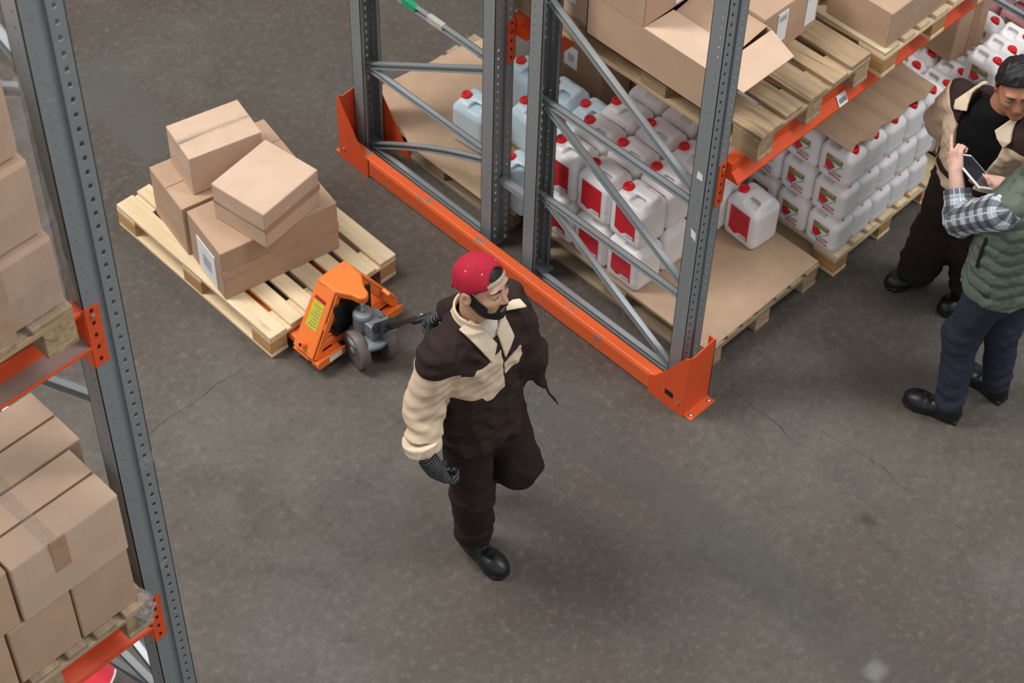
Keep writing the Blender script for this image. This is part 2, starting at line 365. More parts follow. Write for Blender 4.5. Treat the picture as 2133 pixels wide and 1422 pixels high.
# beam location sticker
s_ = MB(); s_.add([(0.755, -0.0725, 1.318), (0.815, -0.0725, 1.318), (0.825, -0.0380, 1.357), (0.765, -0.0380, 1.357)], [(0, 1, 2, 3)])
bs = s_.build('beam_sticker', 'paper', rackF)
s_ = MB()
for k in range(6):
    x = 0.768+k*0.008; s_.add([(x, -0.0660, 1.3275), (x+0.004, -0.0660, 1.3275), (x+0.007, -0.0520, 1.3433), (x+0.003, -0.0520, 1.3433)], [(0, 1, 2, 3)])
s_.build('barcode', 'ink', bs)

# left rack by the camera
LX = -2.98
rackL = thing('pallet_rack', 'tall grey pallet rack stacked with boxes, nearest to the viewer', 'rack')
upright('upright', LX, -0.188, 1, 4.6, rackL, phase=0.0095, only=1)
upright('upright', LX, 0.86, -1, 3.0, rackL, phase=0.0095)
for z0_, z1_ in ((1.76, 1.56), ): brace((LX, 0.80, 2.02), (LX, -0.12, 1.54), rackL)
for a, b in (((LX, 0.80, 2.05), (LX, -0.12, 2.60)), ((LX, 0.80, 3.25), (LX, -0.12, 3.82)), ((LX, 0.80, 0.40), (LX, -0.12, 0.90)), ((LX, 0.80, 1.40), (LX, -0.12, 0.98)), ((LX, 0.80, 0.86), (LX, -0.12, 0.86)), ((LX, 0.80, 4.2), (LX, -0.12, 3.86))): brace(a, b, rackL, w=0.036)
beam(-5.75, -3.045, -0.142, -1, 2.945, 3.095, rackL, ['orange', 'orange_dusty'], ends=(False, True), xplate=(-0.189, -0.189))
beam(-5.75, -3.045, -0.142, -1, 1.505, 1.655, rackL, ['orange', 'orange'], ends=(False, True), xplate=(-0.189, -0.189))
beam(-5.75, -3.045, 0.82, 1, 2.945, 3.095, rackL, ['orange', 'orange'], ends=(False, True), xplate=(0.861, 0.861))
beam(-5.75, -3.045, 0.82, 1, 1.505, 1.655, rackL, ['orange', 'orange'], ends=(False, True), xplate=(0.861, 0.861))
decal('tape_scrap', [(LX+0.012, -0.1905, 2.30), (LX+0.062, -0.1905, 2.31), (LX+0.06, -0.1905, 2.36), (LX+0.01, -0.1905, 2.355)], 'wrap_bunch', rackL)

# ------------------------------------------------------------------ end-of-aisle guard
G = thing('rack_guard', 'worn orange floor guard across the rack end', 'guard', (0, 0, 0))
gx = -0.138
m = MB()
prof = [(gx, 0.012), (gx, 0.10), (gx+0.008, 0.118), (gx+0.055, 0.118), (gx+0.055, 0.112), (gx+0.011, 0.112), (gx+0.005, 0.098), (gx+0.005, 0.012)]
vs = [(x, y, z) for y in (0.055, 2.20) for x, z in prof]; n = len(prof)
m.add(vs, [tuple(range(n)), tuple(range(2*n-1, n-1, -1))]+[(i, (i+1)%n, n+(i+1)%n, n+i) for i in range(n)])
m.build('rail', 'orange_rail', G, bevel=0.002)
def end_plate(y0, sg):
    # folded plate: gusset along the rail, tall face across the aisle side, foot
    m = MB(); t = 0.005; wd = 0.175 if sg > 0 else 0.236
    yo = y0
    pol = [(0.0, 0.0), (0.215, 0.0), (0.215, 0.122), (0.185, 0.138), (0.14, 0.20), (0.075, 0.31), (0.02, 0.40), (0.0, 0.41)]
    vs = [(gx-0.006, yo+sg*d, z) for d, z in pol]+[(gx-0.001, yo+sg*d, z) for d, z in pol]; n = len(pol)
    m.add(vs, [tuple(range(n)), tuple(range(2*n-1, n-1, -1))]+[(i, (i+1)%n, n+(i+1)%n, n+i) for i in range(n)])
    pol = [(gx, 0.0), (gx+wd, 0.0), (gx+wd, 0.40), (gx+wd-0.01, 0.415), (gx+0.03, 0.395), (gx+0.012, 0.405), (gx, 0.41)]
    vs = [(x, yo, z) for x, z in pol]+[(x, yo+sg*t, z) for x, z in pol]; n = len(pol)
    m.add(vs, [tuple(range(n)), tuple(range(2*n-1, n-1, -1))]+[(i, (i+1)%n, n+(i+1)%n, n+i) for i in range(n)])
    # return flange on the far side of the upright
    pol = [(0.0, 0.0), (0.28, 0.0), (0.25, 0.06), (0.02, 0.40), (0.0, 0.40)]
    vs = [(gx+wd-0.005, yo+sg*d, z) for d, z in pol]+[(gx+wd, yo+sg*d, z) for d, z in pol]; n = len(pol)
    if sg < 0: m.add(vs, [tuple(range(n)), tuple(range(2*n-1, n-1, -1))]+[(i, (i+1)%n, n+(i+1)%n, n+i) for i in range(n)])
    else: m.box(gx+wd-0.005, gx+wd, min(yo, yo+0.04), yo+0.04, 0, 0.40)
    p = m.build('end_plate', 'orange', G)
    f = MB(); f.box(gx+0.005, gx+0.172, min(yo-sg*0.045, yo), max(yo-sg*0.045, yo), 0, 0.006); f.build('foot', 'orange_rail', p)
    for x in (gx+0.025, gx+0.15):
        b = MB(); b.lathe([(0.009, 0), (0.009, 0.008), (0.005, 0.01)], 8, 0, Matrix.Translation((x, yo-sg*0.024, 0.006))); b.build('anchor_bolt', 'bolt', p)
    b = MB(); b.lathe([(0.008, 0), (0.008, 0.006)], 10, 0, Matrix.Translation((gx-0.006, yo+sg*0.035, 0.075)) @ Matrix.Rotation(R(-90), 4, 'Y')); b.build('plate_bolt', 'bolt', p)
    if sg > 0: b = MB(); b.box(gx-0.0068, gx-0.005, yo+0.065, yo+0.115, 0.075, 0.11); b.build('plate_slot', 'hole_dark', p)
end_plate(-0.12, 1); end_plate(2.236, -1)

# ------------------------------------------------------------------ pallets
def pallet_proto(kind, L=1.2, W=0.8, H=0.145):
    """boards along local y; parts made once per kind and copied"""
    mat, blk = {'new': ('pine_new', 'chipblock'), 'old': ('pine_old', 'pine_old'), 'grey': ('pine_grey', 'pine_old')}[kind]
    t = 0.022; nb = 5 if kind == 'old' else 7
    if nb == 7: ws = [0.10, 0.078, 0.078, 0.10, 0.078, 0.078, 0.10]
    else: ws = [0.14, 0.105, 0.125, 0.10, 0.13]
    gap = (W-sum(ws))/(nb-1)
    def mesh(nm, x0, x1, y0, y1, z0, z1, m): b = MB(); b.box(x0, x1, y0, y1, z0, z1); return b.mesh(nm, m)
    parts = []; x = -W/2
    for i, wd in enumerate(ws):
        me = mesh('deck_board', -wd/2, wd/2, -L/2, L/2, -t/2, t/2, mat)
        parts.append(('deck_board', me, (x+wd/2, 0, H-t/2), 0)); x += wd+gap
    cb = mesh('cross_board', -0.0725, 0.0725, -W/2, W/2, -t/2, t/2, mat)
    for y in (-L/2+0.0725, 0, L/2-0.0725): parts.append(('cross_board', cb, (0, y, H-1.5*t), R(90)))
    bl = mesh('block', -0.05, 0.05, -0.07, 0.07, -(H-3*t)/2, (H-3*t)/2, blk)
    bo = mesh('bottom_board', -0.05, 0.05, -L/2, L/2, -t/2, t/2, mat)
    for x in (-W/2+0.05, 0, W/2-0.05):
        for y in (-L/2+0.0725, 0, L/2-0.0725): parts.append(('block', bl, (x, y, t+(H-3*t)/2), 0))
        parts.append(('bottom_board', bo, (x, 0, t/2), 0))
    return parts
PAL = {}
def pallet(kind, label, loc, rz=0.0, L=1.2, W=0.8, jitter=0.0):
    key = (kind, L, W)
    if key not in PAL: PAL[key] = pallet_proto(kind, L, W)
    t = thing('pallet', label, 'pallet', loc, rz, 'wooden pallets')
    for nm, me, l, r in PAL[key]:
        j = jitter if nm == 'deck_board' else 0.0
        o = link(nm, me, t, 0.0025, (l[0], l[1]+random.uniform(-j, j), l[2]), (0, 0, r+random.uniform(-j, j)*0.35))
    return t
JZ = 0.004
pallet('new', 'pale new pallet loaded with four boxes on the pallet jack', (-0.874, 2.028, JZ), R(-0.8), 1.18, 0.78, 0.006)
pallet('grey', 'pallet under the red-labelled jugs behind the guard', (0.54, 0.58, 0), 0, 1.2, 0.8, 0.006)
pallet('new', 'pallet under the three-high wall of small jugs', (1.43, 0.55, 0), R(0.5), 1.2, 0.8, 0.005)
pallet('grey', 'pallet under the blue-tinted jugs, back row', (0.50, 1.79, 0), 0, 1.06, 0.80, 0.005)
pallet('new', 'pallet half hidden beyond the small jugs, beside the man in brown', (2.235, 0.50, 0), 0, 1.2, 0.8, 0.004)
pallet('old', 'weathered pallet with open carton on the upper front beam', (0.53, 0.49, 1.401), R(0.6), 1.16, 0.74, 0.006)
pallet('new', 'pale pallet under film-wrapped boxes on the upper front beam', (1.345, 0.475, 1.401), R(0.4), 1.2, 0.8, 0.004)
pallet('grey', 'pallet on the upper beam of the back row', (0.53, 1.76, 1.401), 0, 1.2, 0.8, 0.004)
pallet('old', 'dark pallet under wrapped boxes on the upper left rack level', (-3.51, 0.335, 3.096), 0, 1.2, 0.8, 0.004)
pallet('grey', 'pallet under boxes on the lower left rack level', (-3.47, 0.335, 1.656), 0, 1.2, 0.8, 0.004)

# ------------------------------------------------------------------ cardboard
def cbox(label, loc, size, rz=0.0, mat='card', top_seam=None, tapes=(), labels=(), name='cardboard_box', group=None, bulge=0.004, bevel=0.004, gap=0.0025):
    """closed carton: body with two top flaps (when top_seam) and adhesive tape; loc is base centre"""
    sx, sy, sz = size; t = thing(name, label, 'box', loc, rz, group)
    m = MB(); ht = sz-(0.004 if top_seam else 0)
    # gently bulged sides: 3x3 grid per side via prism with extra points
    k = 5; ring = []
    for i in range(4*k):
        s, u = divmod(i, k); u = u/k; b = bulge*math.sin(math.pi*u)
        ring.append([(-sx/2+sx*u, -sy/2-b), (sx/2+b, -sy/2+sy*u), (sx/2-sx*u, sy/2+b), (-sx/2-b, sy/2-sy*u)][s])
    zs = [0, ht*0.5, ht]; vs = []
    for j, z in enumerate(zs):
        q = 1.0 if j == 1 else 0.0
        for i, (x, y) in enumerate(ring):
            s, u = divmod(i, k); u = u/k
            base = [(-sx/2+sx*u, -sy/2), (sx/2, -sy/2+sy*u), (sx/2-sx*u, sy/2), (-sx/2, sy/2-sy*u)][s]
            vs.append((base[0]+(x-base[0])*q, base[1]+(y-base[1])*q, z))
    n = 4*k; fs = [tuple(range(n-1, -1, -1)), tuple(range(2*n, 3*n))]
    for j in range(2):
        for i in range(n): fs.append((j*n+i, j*n+(i+1)%n, (j+1)*n+(i+1)%n, (j+1)*n+i))
    m.add(vs, fs); m.build('box_body', mat, t, bevel=bevel)
    if gap > 0.003: m = MB(); m.box(-sx/2+0.004, sx/2-0.004, -gap*1.2, gap*1.2, ht, ht+0.0008); m.build('inner_flap', 'card_edge', t)
    if top_seam:
        g = gap
        for s_ in (-1, 1):
            f = MB()
            if top_seam == 'x': f.box(-sx/2, sx/2, *sorted((s_*g, s_*(sy/2))), ht, sz)
            else: f.box(*sorted((s_*g, s_*(sx/2))), -sy/2, sy/2, ht, sz)
            f.build('flap', mat, t, bevel=0.0015)
    for (face, d, off, wd, mt) in tapes:
        e = 0.0012; m = MB(); dn = 0.055
        if face == 'top':
            if d == 'x': m.box(-sx/2-e, sx/2+e, off-wd/2, off+wd/2, sz, sz+e); [m.box(*sorted((q*(sx/2+0.0005), q*(sx/2+0.0017))), off-wd/2, off+wd/2, sz-dn, sz+e) for q in (-1, 1)]
            else: m.box(off-wd/2, off+wd/2, -sy/2-e, sy/2+e, sz, sz+e); [m.box(off-wd/2, off+wd/2, *sorted((q*(sy/2+0.0005), q*(sy/2+0.0017))), sz-dn, sz+e) for q in (-1, 1)]
        elif face == '-y': m.box(-sx/2, sx/2, -sy/2-bulge-e, -sy/2, off-wd/2, off+wd/2)
        elif face == '-x': m.box(-sx/2-bulge-e, -sx/2, -sy/2, sy/2, off-wd/2, off+wd/2)
        elif face == '-yv': m.box(off-wd/2, off+wd/2, -sy/2-bulge-e, -sy/2, d, sz)
        m.build('tape', mt, t)
    for (face, a0, a1, z0, z1) in labels:
        e = bulge+0.0015; m = MB(); q = MB()
        if face == '-x':
            m.box(-sx/2-e, -sx/2, a0, a1, z0, z1)
            for k_ in range(7): zz = z0+(z1-z0)*(0.30+0.055*k_); q.box(-sx/2-e-0.0006, -sx/2, a0+(a1-a0)*0.25, a0+(a1-a0)*0.7, zz, zz+(z1-z0)*(0.02+0.012*(k_ % 2)))
        else:
            m.box(a0, a1, -sy/2-e, -sy/2, z0, z1)
            for k_ in range(7): xx = a0+(a1-a0)*(0.15+0.1*k_); q.box(xx, xx+(a1-a0)*(0.035+0.02*(k_ % 2)), -sy/2-e-0.0006, -sy/2, z0+(z1-z0)*0.72, z0+(z1-z0)*0.88)
        lb = m.build('shipping_label', 'paper', t); q.build('barcode', 'grey_ink', lb)
    return t
def from_corner(front, right, left, z0, h):   # three ground corners -> centre, size, rotation
    f, r_, l_ = Vector(front), Vector(right), Vector(left)
    u = r_-f; v = l_-f; c = f+u/2+v/2
    return (c.x, c.y, z0), (u.length, v.length, h), math.atan2(u.y, u.x)
ZD = JZ+0.145
l, s, r = from_corner((-1.266, 1.766), (-0.659, 1.647), (-1.206, 2.089), ZD, 0.315)
cbox('large box with white shipping label, front of the pallet jack load', l, s, r, tapes=[('-y', 0, 0.165, 0.045, 'tape_brown')], labels=[('-x', -0.10, 0.075, 0.02, 0.235)], mat='card')
l, s, r = from_corner((-1.214, 2.110), (-0.605, 1.990), (-1.150, 2.436), ZD, 0.315)
cbox('large box at the back of the pallet jack load, beneath another box', l, s, r, top_seam='x')
l, s, r = from_corner((-1.114, 2.142), (-0.755, 2.053), (-1.053, 2.39), ZD+0.317, 0.234)
cbox('taped box with shiny clear tape, topmost at the back of the pallet jack', l, s, r, 'card_light', 'x', [('top', 'x', 0.0, 0.036, 'tape_clear')])
l, s, r = from_corner((-1.088, 1.645), (-0.720, 1.695), (-1.133, 1.965), ZD+0.317, 0.221)
cbox('untaped-top box twisted askew, upper front of the pallet jack load', l, s, r, 'card_light', None, [('-y', 0, 0.115, 0.04, 'tape_brown'), ('-x', 0, 0.115, 0.003, 'card_edge')])

# sheets of cardboard between loads
def sheet(label, pts, z, th=0.006, mat='card_sheet'):
    m = MB(); m.prism(pts, z, z+th); o = m.build('cardboard_sheet', mat, bevel=0.001); return tag(o, label, 'cardboard', 'cardboard sheets')
sheet('bare cardboard sheet under the red-labelled jugs', [(0.135, -0.015), (0.945, -0.012), (0.945, 1.17), (0.135, 1.17)], 0.1455)
sheet('cardboard sheet with cut corner under the blue-tinted jugs', [(0.06, 1.33), (0.10, 1.33), (0.10, 1.22), (0.92, 1.22), (0.92, 2.25), (0.80, 2.28), (0.25, 2.36), (0.125, 2.27), (0.110, 2.03), (0.06, 1.93)], 0.1455)

# carton with open flaps and neighbours, upper level front row
ZP = 1.401+0.146
t = thing('open_carton', 'open cardboard carton with flaps folded out, upper front level behind the upright', 'box', (0.305, 0.50, ZP))
hx, hy, hz = 0.19, 0.345, 0.222
for nm, (x0, x1, y0, y1, z0, z1) in dict(box_bottom=(-hx, hx, -hy, hy, 0, 0.005), side_wall=(-hx, -hx+0.005, -hy, hy, 0, hz), end_wall=(-hx, hx, -hy, -hy+0.005, 0, hz)).items():
    m = MB(); m.box(x0, x1, y0, y1, z0, z1); m.build(nm, 'card', t)
m = MB(); m.box(hx-0.005, hx, -hy, hy, 0, hz); m.build('side_wall', 'card', t)
m = MB(); m.box(-hx, hx, hy-0.005, hy, 0, hz); m.build('end_wall', 'card', t)
m = MB(); m.add([(-hx, -hy+0.01, hz), (-hx, 0.03, hz), (-0.005, 0.03, hz-0.012), (-0.005, -hy+0.03, hz-0.014), (-hx, -hy+0.01, hz+0.004), (-hx, 0.03, hz+0.004), (-0.005, 0.03, hz-0.008), (-0.005, -hy+0.03, hz-0.01)], [(3, 2, 1, 0), (4, 5, 6, 7), (0, 1, 5, 4), (1, 2, 6, 5), (2, 3, 7, 6), (3, 0, 4, 7)]); m.build('flap', 'card_light', t)
m = MB(); m.add([(0.004, -hy+0.03, hz-0.03), (0.004, 0.03, hz-0.03), (hx, 0.03, hz), (hx, -hy+0.03, hz), (0.004, -hy+0.03, hz-0.026), (0.004, 0.03, hz-0.026), (hx, 0.03, hz+0.004), (hx, -hy+0.03, hz+0.004)], [(3, 2, 1, 0), (4, 5, 6, 7), (0, 1, 5, 4), (1, 2, 6, 5), (2, 3, 7, 6), (3, 0, 4, 7)]); m.build('flap', 'card', t)
m = MB(); m.add([(-hx+0.015, -hy, hz), (hx-0.005, -hy, hz), (hx-0.03, -hy-0.145, hz-0.035), (-hx+0.03, -hy-0.145, hz-0.035), (-hx+0.015, -hy, hz+0.004), (hx-0.005, -hy, hz+0.004), (hx-0.03, -hy-0.145, hz-0.031), (-hx+0.03, -hy-0.145, hz-0.031)], [(3, 2, 1, 0), (4, 5, 6, 7), (0, 1, 5, 4), (1, 2, 6, 5), (2, 3, 7, 6), (3, 0, 4, 7)]); m.build('flap', 'card_light', t)
cbox('carton stacked on the far half of the open carton', (0.305, 0.69, ZP+hz+0.001), (0.38, 0.32, 0.36), 0, 'card', labels=[('-y', 0.0, 0.10, 0.02, 0.13)])
cbox('carton with two long white labels on the weathered pallet', (0.685, 0.50, ZP), (0.37, 0.60, 0.245), 0, 'card', 'y', labels=[('-y', -0.10, -0.035, 0.06, 0.22), ('-y', 0.095, 0.165, 0.045, 0.235)])
cbox('upright carton with white paper beside the open carton, rear of weathered pallet', (0.26, 0.96, ZP), (0.22, 0.20, 0.36), 0, 'card_light', labels=[('-x', -0.02, 0.07, 0.08, 0.34)])
# wrapped load further along the beam
cbox('film-wrapped carton at the front of the pale upper pallet', (1.30, 0.06, ZP), (0.66, 0.33, 0.19), R(0.5), 'card', tapes=[('-y', 0, 0.095, 0.04, 'tape_clear')])
cbox('carton behind the film-wrapped one on the pale upper pallet', (1.28, 0.45, ZP), (0.60, 0.36, 0.26), 0, 'card_dark', labels=[('-x', 0.0, 0.08, 0.10, 0.24)])
cbox('dark carton on the back row upper pallet', (0.40, 1.72, ZP), (0.36, 0.70, 0.30), R(3), 'card_dark')
# tall box standing on the jugs at right
cbox('tall taped carton standing behind the beam on white jugs', (2.215, 0.300, 0.600), (0.25, 0.27, 0.46), R(-3), 'card', tapes=[('-yv', 0.0, 0.02, 0.06, 'tape_brown')])
# brown cartons at the back under the upper pallet
for i, x in enumerate((0.62, 0.83)):
    cbox(['carton with white sticker behind the blue-tinted jugs', 'plain carton behind the red-labelled jugs, under the beam'][i], (1.03+i*0.235, 1.62-0.02*i, 0.147), (0.225, 0.40, 0.36), 0, 'card_dark', labels=[('-x', -0.03, 0.06, 0.2, 0.33)] if i == 0 else ())

# left rack loads
ZL1 = 1.656+0.146
gl = 'boxes on the lower left rack level'
cbox('box under the big taped box, nearest the left rack upright', (-3.205, -0.12, ZL1), (0.21, 0.25, 0.285), 0, 'card', 'x', group=gl)
cbox('box under the big taped box, second from the left rack upright', (-3.43, -0.12, ZL1), (0.225, 0.25, 0.285), 0, 'card', 'x', group=gl)
cbox('box in the bottom corner of the picture, lower left rack level', (-3.66, -0.12, ZL1), (0.215, 0.25, 0.285), 0, 'card', 'x', group=gl)
cbox('hidden-front box behind the under layer, lower left rack level', (-3.30, 0.16, ZL1), (0.38, 0.27, 0.285), 0, 'card', group=gl)
ZL2 = ZL1+0.287
cbox('big taped box with glossy tape on top, lower left rack level', (-3.287, -0.133, ZL2), (0.385, 0.235, 0.275), 0, 'card_light', 'x', [('top', 'y', -0.05, 0.045, 'tape_clear'), ('-yv', 0.13, -0.03, 0.055, 'tape_brown')], group=gl, gap=0.0045)
cbox('taped box behind the big one, lower left rack level', (-3.267, 0.12, ZL2), (0.44, 0.25, 0.275), 0, 'card_light', 'x', [('top', 'y', -0.06, 0.055, 'tape_clear')], group=gl, gap=0.0045)
cbox('box cut by the left picture edge beside the big taped box', (-3.69, -0.12, ZL2), (0.40, 0.25, 0.275), 0, 'card', 'x', group=gl)
ZU = 3.096+0.146
for k in range(3):
    cbox('film-wrapped box, %s layer of the upper left rack load' % ['bottom', 'middle', 'top'][k], (-3.36+0.004*k, 0.06+0.006*k, ZU+k*0.257), (0.49-0.02*k, 0.62-0.03*k, 0.255), 0, 'card', None, [('-yv', 0.0, 0.05, 0.06, 'tape_brown')], group='boxes wrapped on the upper left rack level', bulge=0.012, bevel=0.012)
m = MB(); k = 16; vs = []; fs = []
rngw = random.Random(3)
for j in range(9):
    z = ZU+0.002+j*0.098
    for i in range(4*k):
        s_, u = divmod(i, k); u = u/k; hx_, hy_ = 0.262-0.002*j, 0.328-0.002*j; b = 0.010*math.sin(math.pi*u)+rngw.uniform(-0.004, 0.004)
        q = [(-hx_+2*hx_*u, -hy_-b), (hx_+b, -hy_+2*hy_*u), (hx_-2*hx_*u, hy_+b), (-hx_-b, hy_-2*hy_*u)][s_]
        vs.append((q[0]-3.355, q[1]+0.065, z))
for j in range(8):
    for i in range(4*k): fs.append((j*4*k+i, j*4*k+(i+1) % (4*k), (j+1)*4*k+(i+1) % (4*k), (j+1)*4*k+i))
m.add(vs, fs); o = m.build('stretch_film', 'wrap', smooth=True); tag(o, 'clear stretch film wound around the boxes on the upper left rack level', 'film')
# crumpled film on the lower left pallet corner
m = MB()
for k in range(5):
    c = Vector((-3.10+rngw.uniform(-0.02, 0.02), -0.235+rngw.uniform(-0.02, 0.015), 1.70+0.02*k)); vs = []
    for a in range(8):
        for b_ in range(5):
            rr = 0.034+rngw.uniform(-0.010, 0.012); th = a*math.pi/4; ph = math.pi*(b_+0.5)/5
            vs.append(c+Vector((rr*math.sin(ph)*math.cos(th), rr*math.sin(ph)*math.sin(th), rr*1.1*math.cos(ph))))
    m.add(vs, [(a*5+b_, ((a+1) % 8)*5+b_, ((a+1) % 8)*5+b_+1, a*5+b_+1) for a in range(8) for b_ in range(4)])
o = m.build('film_scrap', 'wrap_bunch'); tag(o, 'crumpled clear film at the pallet corner, lower left rack level', 'film')
t = thing('bucket', 'red bucket glimpsed below the lower left rack beam', 'bucket', (-3.03, 0.545, 0.0))
m = MB(); m.lathe([(0.12, 0), (0.15, 0.30), (0.158, 0.30), (0.158, 0.325), (0.145, 0.325), (0.14, 0.28)], 28); m.build('bucket_body', 'bucket_red', t, True)
m = MB(); m.lathe([(0.162, 0.325), (0.162, 0.333), (0.10, 0.335)], 28); m.build('lid', 'bucket_red', t)
m = MB(); m.tube([(0.165*math.cos(a), 0.165*math.sin(a), 0.331) for a in [2*math.pi*i/28 for i in range(29)]], 0.005, 6); m.build('rim', 'paper', t)

# ------------------------------------------------------------------ signed-distance modelling (surface nets)
def sd_cone(p, a, b, ra, rb):                      # tapered capsule
    a = np.asarray(a, np.float32); b = np.asarray(b, np.float32); ba = b-a; L2 = float(ba@ba)
    h = np.clip(((p-a)@ba)/L2, 0, 1)
    return np.linalg.norm(p-a-h[:, None]*ba, axis=1)-(ra+(rb-ra)*h)
def sd_ell(p, c, r, M=None):                       # ellipsoid, optional axes rows M
    q = p-np.asarray(c, np.float32)
    if M is not None: q = q@np.asarray(M, np.float32).T
    r = np.asarray(r, np.float32); k0 = np.linalg.norm(q/r, axis=1); k1 = np.linalg.norm(q/(r*r), axis=1)+1e-9
    return k0*(k0-1)/k1
def sd_box(p, c, r, M=None, rd=0.0):
    q = p-np.asarray(c, np.float32)
    if M is not None: q = q@np.asarray(M, np.float32).T
    q = np.abs(q)-(np.asarray(r, np.float32)-rd)
    return np.linalg.norm(np.maximum(q, 0), axis=1)+np.minimum(q.max(axis=1), 0)-rd
def smin(a, b, k): h = np.clip(0.5+0.5*(b-a)/k, 0, 1); return b+(a-b)*h-k*h*(1-h)
def smax(a, b, k): return -smin(-a, -b, k)
def chain(p, pts, rs, k=0.03):
    d = None
    for i in range(len(pts)-1):
        e = sd_cone(p, pts[i], pts[i+1], rs[i], rs[i+1]); d = e if d is None else smin(d, e, k)
    return d
def net(fn, lo, hi, h, st=4):
    lo = np.asarray(lo, np.float32); dims = np.ceil((np.asarray(hi)-lo)/h).astype(int); dims = (dims//st+1)*st+1
    cd = (dims-1)//st
    g = np.stack(np.meshgrid(*[np.arange(n) for n in cd], indexing='ij'), -1).reshape(-1, 3)
    dc = fn((lo+(g+0.5)*st*h).astype(np.float32)); act = g[np.abs(dc) < st*h*1.5+0.012]
    D = np.full(dims, 9.0, np.float32)
    inside = dc < 0
    for q in g[inside & ~(np.abs(dc) < st*h*1.5+0.012)]:
        D[q[0]*st:q[0]*st+st+1, q[1]*st:q[1]*st+st+1, q[2]*st:q[2]*st+st+1] = -9
    off = np.stack(np.meshgrid(*[np.arange(st+1)]*3, indexing='ij'), -1).reshape(-1, 3)
    mask = np.zeros(dims, bool)
    I = (act[:, None, :]*st+off[None]).reshape(-1, 3); mask[I[:, 0], I[:, 1], I[:, 2]] = True
    I = np.argwhere(mask)
    out = np.empty(len(I), np.float32)
    for a in range(0, len(I), 200000): out[a:a+200000] = fn((lo+I[a:a+200000]*h).astype(np.float32))
    D[I[:, 0], I[:, 1], I[:, 2]] = out
    S = D < 0
    c = [S[x:dims[0]-1+x, y:dims[1]-1+y, z:dims[2]-1+z] for x in (0, 1) for y in (0, 1) for z in (0, 1)]
    anyc = c[0].copy(); allc = c[0].copy()
    for k in c[1:]: anyc |= k; allc &= k
    cells = np.argwhere(anyc & ~allc); idx = np.full(dims-1, -1, np.int32); idx[cells[:, 0], cells[:, 1], cells[:, 2]] = np.arange(len(cells))
    P = np.zeros((len(cells), 3)); N = np.zeros(len(cells))
    cor = [(x, y, z) for x in (0, 1) for y in (0, 1) for z in (0, 1)]
    for i, a in enumerate(cor):
        for j, b in enumerate(cor):
            if j <= i or sum(abs(a[k]-b[k]) for k in range(3)) != 1: continue
            da = D[cells[:, 0]+a[0], cells[:, 1]+a[1], cells[:, 2]+a[2]]; db = D[cells[:, 0]+b[0], cells[:, 1]+b[1], cells[:, 2]+b[2]]
            x = (da < 0) != (db < 0); t = np.where(x, da/(da-db+1e-12), 0)[:, None]
            P += np.where(x[:, None], np.array(a)+(np.array(b)-np.array(a))*t, 0); N += x
    V = lo+(cells+P/np.maximum(N, 1)[:, None])*h
    F = []
    for ax in range(3):
        e = [0, 0, 0]; e[ax] = 1; u, v = (ax+1) % 3, (ax+2) % 3
        sl0 = [slice(1, n-1) for n in dims]; sl0[ax] = slice(0, dims[ax]-1); sl1 = list(sl0); sl1[ax] = slice(1, dims[ax])
        A, B = S[tuple(sl0)], S[tuple(sl1)]
        q = np.argwhere(A != B); st_ = np.array([1, 1, 1]); st_[ax] = 0; q = q+st_
        fl_ = A[tuple((q-st_).T)]
        du = np.zeros(3, int); du[u] = 1; dv = np.zeros(3, int); dv[v] = 1
        f = np.stack([idx[tuple((q-du-dv).T)], idx[tuple((q-dv).T)], idx[tuple(q.T)], idx[tuple((q-du).T)]], 1)
        f[~fl_] = f[~fl_][:, ::-1]; F.append(f)
    F = np.concatenate(F); F = F[(F >= 0).all(1)]
    return V.astype(np.float32), F
def net_mesh(name, fn, lo, hi, h, mats, attrs=None, st=4, smooth_it=1):
    V, F = net(fn, lo, hi, h, st)
    for _ in range(smooth_it):                      # light Laplacian relaxation
        acc = np.zeros_like(V); cnt = np.zeros(len(V), np.float32)
        for k in range(4):
            np.add.at(acc, F[:, k], V[F[:, (k+1) % 4]]); np.add.at(cnt, F[:, k], 1)
        V = V*0.5+acc/np.maximum(cnt, 1)[:, None]*0.5
    me = bpy.data.meshes.new(name); me.vertices.add(len(V)); me.vertices.foreach_set('co', V.ravel())
    me.loops.add(F.size); me.loops.foreach_set('vertex_index', F.ravel().astype(np.int32)); me.polygons.add(len(F))
    me.polygons.foreach_set('loop_start', np.arange(0, F.size, 4, dtype=np.int32)); me.polygons.foreach_set('use_smooth', np.ones(len(F), bool))
    me.update(calc_edges=True); me.validate()
    for m in (mats if isinstance(mats, (list, tuple)) else [mats]): me.materials.append(MATS[m])
    for nm, af in (attrs or {}).items():
        a = me.attributes.new(nm, 'FLOAT', 'POINT'); a.data.foreach_set('value', af(V).astype(np.float32))
    return me

